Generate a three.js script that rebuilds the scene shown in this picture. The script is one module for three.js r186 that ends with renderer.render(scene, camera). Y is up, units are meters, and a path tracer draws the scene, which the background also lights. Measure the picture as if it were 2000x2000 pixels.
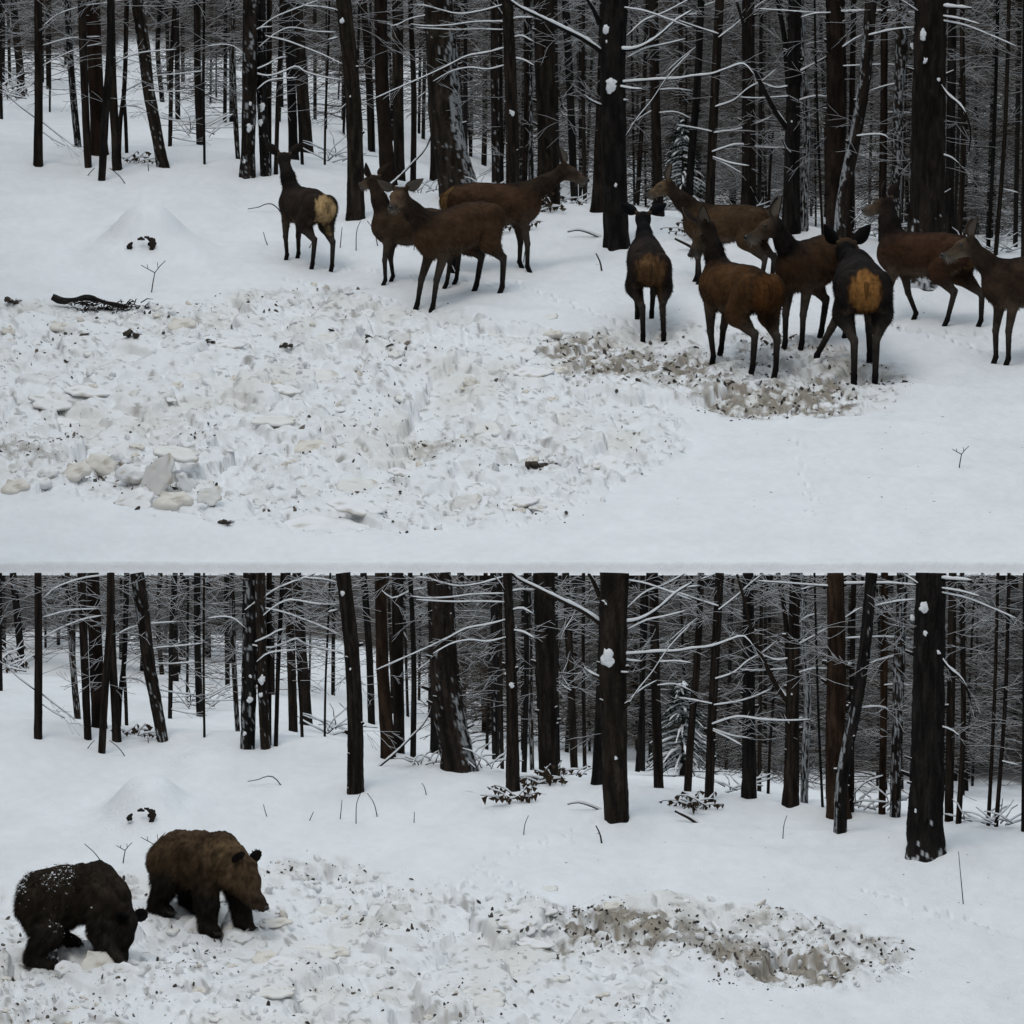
import * as THREE from 'three';

// ---------------------------------------------------------------- camera, sky, sun, exposure
const F = 24000;                                    // focal length in photo pixels (2000 px picture)
const EYE = 1118;                                   // picture row at the camera's own height
const scene = new THREE.Scene();
const camera = new THREE.PerspectiveCamera(2 * Math.atan(1000 / F) * 180 / Math.PI, 1, 1, 2000);
camera.position.set(0, 0, 0);
camera.lookAt(0, (EYE - 1000) / F * 130, -130);
const renderer = new THREE.WebGLRenderer({ antialias: true });
renderer.toneMapping = THREE.LinearToneMapping;
renderer.toneMappingExposure = 1.2;
renderer.shadowMap.enabled = true;
{
  const w = 64, h = 32, d = new Float32Array(w * h * 4);
  for (let j = 0; j < h; j++) for (let i = 0; i < w; i++) {
    const el = (j + 0.5) / h * Math.PI - Math.PI / 2, s = Math.sin(el);
    const l = s > 0 ? 0.92 * (1 + 2 * s) / 3 : 0.3;
    const k = (j * w + i) * 4;
    d[k] = l * 0.895; d[k + 1] = l * 0.985; d[k + 2] = l * 1.06; d[k + 3] = 1;
  }
  const sky = new THREE.DataTexture(d, w, h, THREE.RGBAFormat, THREE.FloatType);
  sky.mapping = THREE.EquirectangularReflectionMapping; sky.magFilter = THREE.LinearFilter; sky.needsUpdate = true;
  scene.background = sky; scene.environment = sky;
}
const sun = new THREE.DirectionalLight(0xfff4e6, 0.55);
sun.position.set(-18, 60, -90); sun.target.position.set(0, 0, -125);
sun.castShadow = true; sun.shadow.radius = 40; sun.shadow.mapSize.set(2048, 2048);
Object.assign(sun.shadow.camera, { left: -30, right: 30, top: 50, bottom: -50, near: 1, far: 200 });
scene.add(sun, sun.target);

// ---------------------------------------------------------------- helpers
function rng(seed) { let a = seed >>> 0; return () => { a = (a + 0x6D2B79F5) | 0; let t = Math.imul(a ^ (a >>> 15), 1 | a); t = (t + Math.imul(t ^ (t >>> 7), 61 | t)) ^ t; return ((t ^ (t >>> 14)) >>> 0) / 4294967296; }; }
function hash(x, y, z) { let h = Math.imul(x, 374761393) ^ Math.imul(y, 668265263) ^ Math.imul(z, 2147483647 - 1274126177); h = Math.imul(h ^ (h >>> 13), 1274126177); h ^= h >>> 16; h = Math.imul(h, 2246822519); return ((h ^ (h >>> 15)) >>> 0) / 4294967296; }
function noise(x, y, z = 0) {                      // value noise, -1..1
  const xi = Math.floor(x), yi = Math.floor(y), zi = Math.floor(z);
  let u = x - xi, v = y - yi, w = z - zi; u = u * u * (3 - 2 * u); v = v * v * (3 - 2 * v); w = w * w * (3 - 2 * w);
  const L = (a, b, t) => a + (b - a) * t;
  const lay = k => L(L(hash(xi, yi, k), hash(xi + 1, yi, k), u), L(hash(xi, yi + 1, k), hash(xi + 1, yi + 1, k), u), v);
  const a = lay(zi); return (w === 0 ? a : L(a, lay(zi + 1), w)) * 2 - 1;
}
const fbm = (x, y, z = 0, o = 3) => { let s = 0, a = 0.55, f = 1; for (let i = 0; i < o; i++) { s += a * noise(x * f + i * 17.3, y * f - i * 9.1, z * f); a *= 0.5; f *= 2.07; } return s; };
const clamp = (x, a = 0, b = 1) => Math.min(b, Math.max(a, x));
const sm = (a, b, x) => { const t = clamp((x - a) / (b - a)); return t * t * (3 - 2 * t); };
const lerp = (a, b, t) => a + (b - a) * t;
function pw(tab, x) { if (x <= tab[0][0]) return tab[0][1]; for (let i = 1; i < tab.length; i++) if (x <= tab[i][0]) { const [a, b] = tab[i - 1], [c, d] = tab[i]; return lerp(b, d, (x - a) / (c - a)); } return tab[tab.length - 1][1]; }
const V = (x, y, z) => new THREE.Vector3(x, y, z);
const used = {};
function numbered(n) { const k = used[n] = (used[n] ?? -1) + 1; return k ? n + '_' + String(k).padStart(3, '0') : n; }
function tag(o, label, category, group, kind) { o.userData = { label, category }; if (group) o.userData.group = group; if (kind) o.userData.kind = kind; return o; }
function thing(name, pos, label, category, group) { const o = new THREE.Group(); o.name = numbered(name); o.position.copy(pos); tag(o, label, category, group); scene.add(o); return o; }
function part(name, geo, mat, parent) { const m = new THREE.Mesh(geo, mat); m.name = name; m.castShadow = m.receiveShadow = true; if (parent) parent.add(m); return m; }
class MB {                                          // collects triangles into one mesh
  constructor() { this.p = []; this.i = []; this.c = []; this.u = []; }
  v(x, y, z, c, u = 0, w = 0) { this.p.push(x, y, z); if (c) this.c.push(c[0], c[1], c[2]); this.u.push(u, w); return this.p.length / 3 - 1; }
  tri(a, b, c) { this.i.push(a, b, c); }
  tube(pts, rad, seg = 6, col = null, cap = true, bump = null) {
    const n = pts.length, d = V(0, 0, 0), s = V(0, 0, 0), t = V(0, 0, 0); let ref = null, start = this.p.length / 3, len = 0;
    for (let k = 0; k < n; k++) {
      d.subVectors(pts[Math.min(n - 1, k + 1)], pts[Math.max(0, k - 1)]).normalize();
      if (!ref) ref = Math.abs(d.z) < 0.8 ? V(0, 0, 1) : V(1, 0, 0);
      s.crossVectors(ref, d).normalize(); t.crossVectors(d, s).normalize(); ref = t.clone();
      if (k) len += pts[k].distanceTo(pts[k - 1]);
      for (let j = 0; j <= seg; j++) {
        const a = j / seg * Math.PI * 2, ca = Math.cos(a), sa = Math.sin(a);
        let r = typeof rad === 'function' ? rad(k / (n - 1), a) : rad[k], c = col;
        const x = pts[k].x + (s.x * ca + t.x * sa) * r, y = pts[k].y + (s.y * ca + t.y * sa) * r, z = pts[k].z + (s.z * ca + t.z * sa) * r;
        if (typeof col === 'function') c = col(x, y, z, k / (n - 1), a);
        this.v(x, y, z, c, a * r, len);
      }
    }
    const w = seg + 1;
    for (let k = 0; k < n - 1; k++) for (let j = 0; j < seg; j++) { const a = start + k * w + j; this.i.push(a, a + 1, a + w, a + 1, a + w + 1, a + w); }
    if (cap) for (const k of [0, n - 1]) { const c = this.v(pts[k].x, pts[k].y, pts[k].z, typeof col === 'function' ? col(pts[k].x, pts[k].y, pts[k].z, k / (n - 1), 0) : col); for (let j = 0; j < seg; j++) { const a = start + k * w + j; k ? this.i.push(a, a + 1, c) : this.i.push(a + 1, a, c); } }
    return this;
  }
  blob(x, y, z, rx, ry, rz, seed, col = null, amp = 0.3) {
    const R = 5, S = 8, b = this.p.length / 3;
    for (let i = 0; i <= R; i++) for (let j = 0; j <= S; j++) {
      const th = i / R * Math.PI, ph = j % S / S * Math.PI * 2, nx = Math.sin(th) * Math.cos(ph), ny = Math.cos(th), nz = Math.sin(th) * Math.sin(ph);
      const k = 1 + amp * noise(nx * 1.6 + seed * 7.7, ny * 1.6 + seed * 3.1, nz * 1.6);
      this.v(x + nx * rx * k, y + ny * ry * k, z + nz * rz * k, col);
    }
    for (let i = 0; i < R; i++) for (let j = 0; j < S; j++) { const a = b + i * (S + 1) + j; this.i.push(a, a + 1, a + S + 1, a + 1, a + S + 2, a + S + 1); }
    return this;
  }
  geo() {
    const g = new THREE.BufferGeometry(); g.setAttribute('position', new THREE.Float32BufferAttribute(this.p, 3));
    if (this.c.length) g.setAttribute('color', new THREE.Float32BufferAttribute(this.c, 3));
    g.setAttribute('uv', new THREE.Float32BufferAttribute(this.u, 2)); g.setIndex(this.i); g.computeVertexNormals(); return g;
  }
  get n() { return this.i.length / 3; }
}
function spline(pts, step) { const c = new THREE.CatmullRomCurve3(pts, false, 'centripetal'); return c.getSpacedPoints(Math.max(2, Math.ceil(c.getLength() / step))); }
function noiseTex(size, fn, rep) {
  const d = new Uint8Array(size * size * 4);
  for (let y = 0; y < size; y++) for (let x = 0; x < size; x++) { const k = (y * size + x) * 4, v = clamp(fn(x / size, y / size)) * 255; d[k] = d[k + 1] = d[k + 2] = v; d[k + 3] = 255; }
  const t = new THREE.DataTexture(d, size, size); t.wrapS = t.wrapT = THREE.RepeatWrapping; t.magFilter = THREE.LinearFilter; t.minFilter = THREE.LinearMipmapLinearFilter; t.generateMipmaps = true; t.repeat.set(rep, rep); t.needsUpdate = true; return t;
}
// tileable value noise
function tnoise(u, v, f, s) { const g = (a, b) => hash(((a % f) + f) % f, ((b % f) + f) % f, s); const x = u * f, y = v * f, xi = Math.floor(x), yi = Math.floor(y); let a = x - xi, b = y - yi; a = a * a * (3 - 2 * a); b = b * b * (3 - 2 * b); return lerp(lerp(g(xi, yi), g(xi + 1, yi), a), lerp(g(xi, yi + 1), g(xi + 1, yi + 1), a), b); }
const snowBump = noiseTex(256, (u, v) => 0.5 * tnoise(u, v, 12, 1) + 0.3 * tnoise(u, v, 40, 2) + 0.2 * tnoise(u, v, 110, 3), 1);
const barkBump = noiseTex(256, (u, v) => 0.65 * Math.pow(tnoise(u, v * 0.999, 26, 5) * 0.5 + 0.5 * Math.abs(2 * tnoise(u + 0.06 * tnoise(u, v, 6, 9), v / 4 + 0, 40, 6) - 1), 1.2) + 0.35 * tnoise(u, v, 90, 8), 1);
barkBump.repeat.set(2.2, 0.6);
const M = {
  snow: new THREE.MeshStandardMaterial({ color: 0xffffff, vertexColors: true, roughness: 0.85, bumpMap: snowBump, bumpScale: 0.012 }),
  snowLump: new THREE.MeshStandardMaterial({ color: new THREE.Color().setRGB(0.8, 0.82, 0.85), roughness: 0.9 }),
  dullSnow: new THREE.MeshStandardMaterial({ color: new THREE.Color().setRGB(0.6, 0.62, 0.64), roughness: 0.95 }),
  bark: new THREE.MeshPhysicalMaterial({ specularIntensity: 0.2, color: 0xffffff, vertexColors: true, roughness: 0.95, bumpMap: barkBump, bumpScale: 0.035 }),
  twig: new THREE.MeshPhysicalMaterial({ specularIntensity: 0.2, color: new THREE.Color().setRGB(0.028, 0.023, 0.02), roughness: 0.95 }),
  fur: new THREE.MeshPhysicalMaterial({ specularIntensity: 0.2, color: 0xffffff, vertexColors: true, roughness: 1, side: THREE.DoubleSide }),
  black: new THREE.MeshStandardMaterial({ color: new THREE.Color().setRGB(0.008, 0.007, 0.007), roughness: 0.35 }),
  hoof: new THREE.MeshStandardMaterial({ color: new THREE.Color().setRGB(0.015, 0.013, 0.012), roughness: 0.6 }),
  ice: new THREE.MeshStandardMaterial({ color: 0xffffff, vertexColors: true, roughness: 0.55, bumpMap: snowBump, bumpScale: 0.006 }),
  leaf: new THREE.MeshPhysicalMaterial({ specularIntensity: 0.2, color: new THREE.Color().setRGB(0.05, 0.035, 0.022), roughness: 0.95, side: THREE.DoubleSide }),
  brush: new THREE.MeshPhysicalMaterial({ specularIntensity: 0.2, color: new THREE.Color().setRGB(0.05, 0.038, 0.029), roughness: 0.95 }),
  mud: new THREE.MeshPhysicalMaterial({ specularIntensity: 0.2, color: new THREE.Color().setRGB(0.07, 0.06, 0.05), roughness: 0.95 }),
  needle: new THREE.MeshPhysicalMaterial({ specularIntensity: 0.2, color: new THREE.Color().setRGB(0.022, 0.036, 0.026), roughness: 0.95, side: THREE.DoubleSide }),
};

// ---------------------------------------------------------------- the ground: lower clearing, wood, bank, upper clearing, wood, hill
const edgeRow = px => pw([[-3000, 280], [0, 290], [600, 330], [800, 365], [1000, 392], [1300, 420], [1450, 432], [1600, 455], [1800, 476], [2000, 498], [5000, 600]], px);
const LIP = 127;
const toPx = (X, Z) => 1000 + X * F / Z;
function G0(X, Z) {                                 // large shape only; Z is the distance in front of the camera
  const px = clamp(toPx(X, Z), -3000, 5000), e = edgeRow(px), rt = sm(450, 1300, px);
  if (Z < LIP) {
    if (Z < 86) return -7.035;
    const Ze = 27.675 / (0.24 + e / F), s = lerp(0.046, 0.006, rt);
    let y = Z < Ze ? -3.675 + 0.24 * (Z - 100) : -3.675 + 0.24 * (Ze - 100) + s * (Z - Ze);
    const b = Z - 118;
    if (b > 0) y = lerp(y, -0.03, sm(0, 8.6, b));
    if (Z > LIP - 0.12) y = lerp(y, 0.11, sm(LIP - 0.12, LIP, Z));
    return y;
  }
  const Ze = 30.6 / (0.24 - (EYE - e) / F), s = lerp(0.115, 0.04, rt);
  let y = Z < Ze ? 0.11 + 0.24 * (Z - 128) * sm(127, 128.4, Z) + 0 : 0.12 + 0.24 * (Ze - 128) + s * (Z - Ze);
  const b = Z - (Ze + 14);
  if (b > 0) y += 0.0 + 0.5 * Math.max(0, Math.min(b, 60) - 1.5 * (1 - Math.exp(-b / 1.5)));
  return y;
}
const rowOf = (y, Z) => EYE - y * F / Z;
function half(X, Z) { const y = G0(X, Z), up = Z >= LIP; return [toPx(X, Z), rowOf(y, Z) - (up ? 0 : EYE), up]; }
const topE = [[0, 602], [200, 595], [420, 572], [650, 556], [760, 585], [900, 605], [1060, 632], [1200, 690], [1330, 790], [1400, 900]];
const botE = [[0, 955], [300, 985], [420, 1015], [650, 1040], [900, 1035], [1100, 1005], [1250, 930], [1350, 870], [1400, 860]];
function churn(px, r, wob) { // trampled, broken snow
  const a = sm(pw(topE, px) - 14, pw(topE, px) + 22, r + wob * 26) * (1 - sm(pw(botE, px) - 22, pw(botE, px) + 16, r + wob * 26)) * (1 - sm(1290, 1370, px + wob * 60));
  const dx = (px - 1440) / 340, dy = (r - 722 - (px - 1440) * 0.13) / 82, e = dx * dx + dy * dy + wob * 0.35;
  return Math.max(a, 1 - sm(0.75, 1.1, e));
}
function dirt(px, r, wob) {
  const seg = (x0, y0, x1, y1, w) => { const t = clamp(((px - x0) * (x1 - x0) + (r - y0) * (y1 - y0) * 9) / ((x1 - x0) ** 2 + 9 * (y1 - y0) ** 2)); const dx = (px - x0 - t * (x1 - x0)) / 2.2, dy = r - y0 - t * (y1 - y0); return 1 - sm(0.45, 1.1, Math.hypot(dx, dy) / w + wob * 0.4); };
  return Math.max(seg(1150, 692, 1310, 712, 50), seg(1430, 768, 1610, 774, 40), 0.8 * seg(1310, 712, 1440, 765, 46), 0.55 * seg(1480, 700, 1700, 738, 44), 0.55 * seg(820, 865, 900, 868, 24), 0.35 * seg(1000, 912, 1090, 915, 20), 0.6 * seg(0, 868, 110, 878, 24), 0.5 * seg(200, 905, 330, 960, 26), 0.35 * seg(490, 585, 680, 570, 24), 0.3 * seg(180, 610, 420, 640, 24), 0.3 * seg(690, 660, 800, 690, 26));
}
function worley(x, y, s) { // nearest cell: distance to edge, id
  const xi = Math.floor(x), yi = Math.floor(y); let d1 = 9, d2 = 9, id = 0, cx = 0, cy = 0;
  for (let j = -1; j < 2; j++) for (let i = -1; i < 2; i++) { const a = xi + i + hash(xi + i, yi + j, s), b = yi + j + hash(xi + i, yi + j, s + 1), d = Math.hypot(a - x, b - y); if (d < d1) { d2 = d1; d1 = d; id = hash(xi + i, yi + j, s + 2); cx = a; cy = b; } else if (d < d2) d2 = d; }
  return [d2 - d1, id, x - cx, y - cy];
}
const mounds = [];                                  // [X, Z, rx, rz, height]
function H(X, Z) {
  let y = G0(X, Z);
  if (Math.abs(X) > 9 || Z < 95 || Z > 190) return y + 0.25 * noise(X * 0.06, Z * 0.06, 3);
  const [px, r, up] = half(X, Z), o = up ? 0 : 40;
  if (Math.abs(Z - LIP) < 0.6) return y + (Z > LIP ? 0.012 * noise(X * 3, Z, 5) : 0);
  y += (0.026 * noise(X * 0.7 + o, Z * 3.1 + X * 0.5, 15) + 0.05 * noise(X * 0.9 + o, Z * 0.45, 2) + 0.02 * noise(X * 2.6 + o, Z * 1.2, 7) + 0.006 * noise(X * 9, Z * 5, 4)) * sm(0.6, 5, Math.abs(Z - LIP));
  const m = churn(px, r, fbm(X * 1.3 + o, Z * 0.7, 1.5));
  if (m > 0.01) {
    const cl = 0.25 + 0.7 * sm(-0.25, 0.25, fbm(X * 0.9 + o, Z * 0.5, 6.6)), w = worley(X * 1.8 + o + 0.25 * noise(X * 4, Z * 4, 1), Z * 0.95 + 0.2 * noise(X * 3, Z * 3, 2), 11), w2 = worley(X * 6.5 + o, Z * 3.4, 23);
    y += m * (0.07 * fbm(X * 3.1 + o, Z * 1.5, 4.1, 2) + 0.13 * (w[1] - 0.5) + 0.14 * (w[1] * 7 % 1 - 0.5) * w[2] + 0.07 * (w[1] * 13 % 1 - 0.15) * w[3] - 0.045 * (1 - sm(0, 0.14, w[0])) + cl * (0.04 * (w2[1] - 0.5) - 0.02 * (1 - sm(0, 0.2, w2[0])) + 0.03 * noise(X * 9, Z * 6, 9) + 0.013 * noise(X * 22, Z * 14, 8)));
    y += 0.03 * m * dirt(px, r, 0) * noise(X * 30, Z * 18, 4);
  }
  for (const [mx, mz, rx, rz, h] of mounds) { const d = ((X - mx) / rx) ** 2 + ((Z - mz) / rz) ** 2; if (d < 5) y += h * Math.exp(-d * (0.55 + 0.45 * d)); }
  return y;
}
function solve(px, r, up) {                          // where the picture's ray meets the ground
  const abs = up ? r : r + EYE, e = edgeRow(clamp(px, -3000, 5000)), Ze = up ? 30.6 / (0.24 - (EYE - e) / F) : 27.675 / (0.24 + e / F), z0 = up ? 127.2 : 92, z1 = Math.min(up ? Ze + 13 : 122, Ze + 2.5 + Math.max(0, e + 6 - r) * 0.09);
  for (let Z = z0; Z < z1; Z += 0.04) if (H((px - 1000) / F * Z, Z) >= (EYE - abs) / F * Z) return Z;
  return z1;
}
const at = (px, r, Z, up) => V((px - 1000) / F * Z, (EYE - r - (up ? 0 : EYE)) / F * Z, -Z);
function foot(px, r, up) { const Z = solve(px, r, up), X = (px - 1000) / F * Z; return V(X, H(X, Z), -Z); }
const mpp = Z => Z / F;                              // metres per photo pixel
for (const up of [true, false]) {                    // snow heaped over the stump and at the feet of the big trunks
  const add = (px, r, w, d, h) => { const Z = solve(px, r, up), k = mpp(Z); mounds.push([(px - 1000) * k, Z, w * k, d, h * k]); };
  add(286, 474, 62, 0.72, 66); add(345, 478, 70, 0.8, 22); add(230, 480, 60, 0.7, 16); add(400, 395, 60, 0.8, 16);
  // hoof prints and a shallow trail
  const rt = rng(up ? 61 : 62), dent = (px, r, d) => { const Z = solve(px, r, up), k = mpp(Z); mounds.push([(px - 1000) * k, Z, 4.5 * k, 5 * k / 0.3, -d * 1.7 * k]); mounds.push([(px - 1000) * k + 3 * k, Z - 0.14, 6 * k, 6 * k / 0.3, d * 0.6 * k]); };
  const trail = (x0, r0, x1, r1, n, w) => { for (let i = 0; i < n; i++) { const f = (i + 0.5 * rt()) / n; dent(lerp(x0, x1, f) + (i % 2 ? w : -w) + 8 * (rt() - 0.5), lerp(r0, r1, f) + 5 * (rt() - 0.5), 5 + 4 * rt()); } };
  if (up) { trail(640, 520, 1000, 560, 16, 6); trail(980, 545, 1240, 640, 14, 6); trail(1420, 560, 1960, 690, 22, 7); trail(1720, 640, 2010, 660, 12, 6); trail(1555, 850, 1590, 1010, 9, 5); trail(560, 545, 780, 590, 12, 5); }
  else { trail(870, 640, 960, 560, 12, 8); trail(960, 590, 1100, 660, 12, 8); trail(960, 560, 1240, 470, 10, 6); trail(40, 640, 330, 690, 12, 10); trail(1690, 620, 1950, 700, 12, 6); }
  add(1212, 488, 55, 0.5, 16); add(1805, 556, 90, 0.6, 20); add(890, 395, 80, 0.7, 14); add(700, 432, 50, 0.5, 8);
}
let ground;
{
  const xs = [], zs = [], fine = (a, b, s, arr) => { for (let v = a; v < b - 1e-6; v += s) arr.push(v); };
  for (const v of [400, 200, 100, 60, 40, 28, 20, 15, 12, 10, 8.6, 7.4, 6.8]) xs.push(-v);
  fine(-6.4, 6.4, 0.027, xs); for (const v of [6.4, 6.8, 7.4, 8.6, 10, 12, 15, 20, 28, 40, 60, 100, 200, 400]) xs.push(v);
  for (const v of [-300, -100, 0, 40, 60, 75, 84, 86, 90, 94, 97]) zs.push(v);
  fine(98.6, 110, 0.036, zs); fine(110, 126.6, 0.12, zs); fine(126.6, 127.1, 0.03, zs); fine(127.1, 148, 0.045, zs); fine(148, 172, 0.16, zs);
  for (const v of [172, 175, 180, 190, 205, 230, 260, 320, 420, 600]) zs.push(v);
  const nx = xs.length, nz = zs.length, p = new Float32Array(nx * nz * 3), c = new Float32Array(nx * nz * 3), u = new Float32Array(nx * nz * 2), ix = new Uint32Array((nx - 1) * (nz - 1) * 6);
  let k = 0;
  for (let j = 0; j < nz; j++) for (let i = 0; i < nx; i++) {
    const X = xs[i], Z = zs[j], near = Math.abs(X) < 9 && Z > 95 && Z < 190, y = H(X, Z);
    p[k * 3] = X; p[k * 3 + 1] = y; p[k * 3 + 2] = -Z; u[k * 2] = X * 1.2; u[k * 2 + 1] = Z * 1.2;
    let col = [0.79, 0.815, 0.85];
    if (near) {
      const [px, r, up] = half(X, Z), o = up ? 0 : 40, wob = fbm(X * 1.3 + o, Z * 0.7, 1.5);
      const g = 1 + 0.035 * noise(X * 3, Z * 2, 6) + 0.03 * noise(X * 14, Z * 8, 6); col = col.map(v => v * g);
      const m = churn(px, r, wob);
      if (m > 0.01) {
        const t = m * sm(0.0, 0.5, fbm(X * 1.6 + o, Z * 0.9, 8.3)) * 0.55; col = [lerp(col[0], 0.63, t), lerp(col[1], 0.6, t), lerp(col[2], 0.54, t)];
        const t0 = m * 0.3; col = [lerp(col[0], 0.78, t0), lerp(col[1], 0.79, t0), lerp(col[2], 0.8, t0)];
        const sp2 = sm(0.05, 0.5, noise(X * 6 + o, Z * 3.2, 12) * 0.6 + noise(X * 19, Z * 11, 13) * 0.5) * m * 0.28; col = [lerp(col[0], 0.5, sp2), lerp(col[1], 0.48, sp2), lerp(col[2], 0.45, sp2)];
        const sp = sm(0.36, 0.6, noise(X * 16 + o, Z * 9, 2) * 0.6 + noise(X * 34, Z * 20, 3) * 0.45) * m * 0.6; col = [lerp(col[0], 0.2, sp), lerp(col[1], 0.175, sp), lerp(col[2], 0.15, sp)];
      }
      const dd = dirt(px, r, fbm(X * 3 + o, Z * 2, 4.4) * 1.1);
      if (dd > 0.01) { const s = 0.92 * dd * sm(-0.3, 0.4, noise(X * 9, Z * 6, 5) * 0.7 + noise(X * 24, Z * 15, 6) * 0.6 + (dd - 0.6) * 0.7), q = 0.5 + 0.5 * noise(X * 40, Z * 25, 7); col = [lerp(col[0], lerp(0.1, 0.34, q), s), lerp(col[1], lerp(0.086, 0.29, q), s), lerp(col[2], lerp(0.068, 0.225, q), s)]; }
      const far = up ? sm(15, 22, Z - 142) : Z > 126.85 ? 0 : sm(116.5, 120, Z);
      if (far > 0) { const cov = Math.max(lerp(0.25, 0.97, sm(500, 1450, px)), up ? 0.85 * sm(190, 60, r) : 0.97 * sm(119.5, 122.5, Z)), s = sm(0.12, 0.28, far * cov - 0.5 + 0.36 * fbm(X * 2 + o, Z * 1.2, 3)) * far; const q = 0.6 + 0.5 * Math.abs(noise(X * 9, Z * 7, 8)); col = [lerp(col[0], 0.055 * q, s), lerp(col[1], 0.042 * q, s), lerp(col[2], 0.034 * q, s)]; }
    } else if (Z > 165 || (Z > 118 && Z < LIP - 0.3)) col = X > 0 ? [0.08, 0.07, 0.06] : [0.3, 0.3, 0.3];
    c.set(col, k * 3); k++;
  }
  k = 0;
  for (let j = 0; j < nz - 1; j++) for (let i = 0; i < nx - 1; i++) { const a = j * nx + i; ix.set([a, a + 1, a + nx, a + 1, a + nx + 1, a + nx], k); k += 6; }
  const g = new THREE.BufferGeometry(); g.setAttribute('position', new THREE.BufferAttribute(p, 3)); g.setAttribute('color', new THREE.BufferAttribute(c, 3)); g.setAttribute('uv', new THREE.BufferAttribute(u, 2)); g.setIndex(new THREE.BufferAttribute(ix, 1)); g.computeVertexNormals();
  ground = part('snow_ground', g, M.snow, scene);
  tag(ground, 'snow covered hillside with two trampled clearings, one above the other', 'ground', null, 'structure');
}

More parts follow.
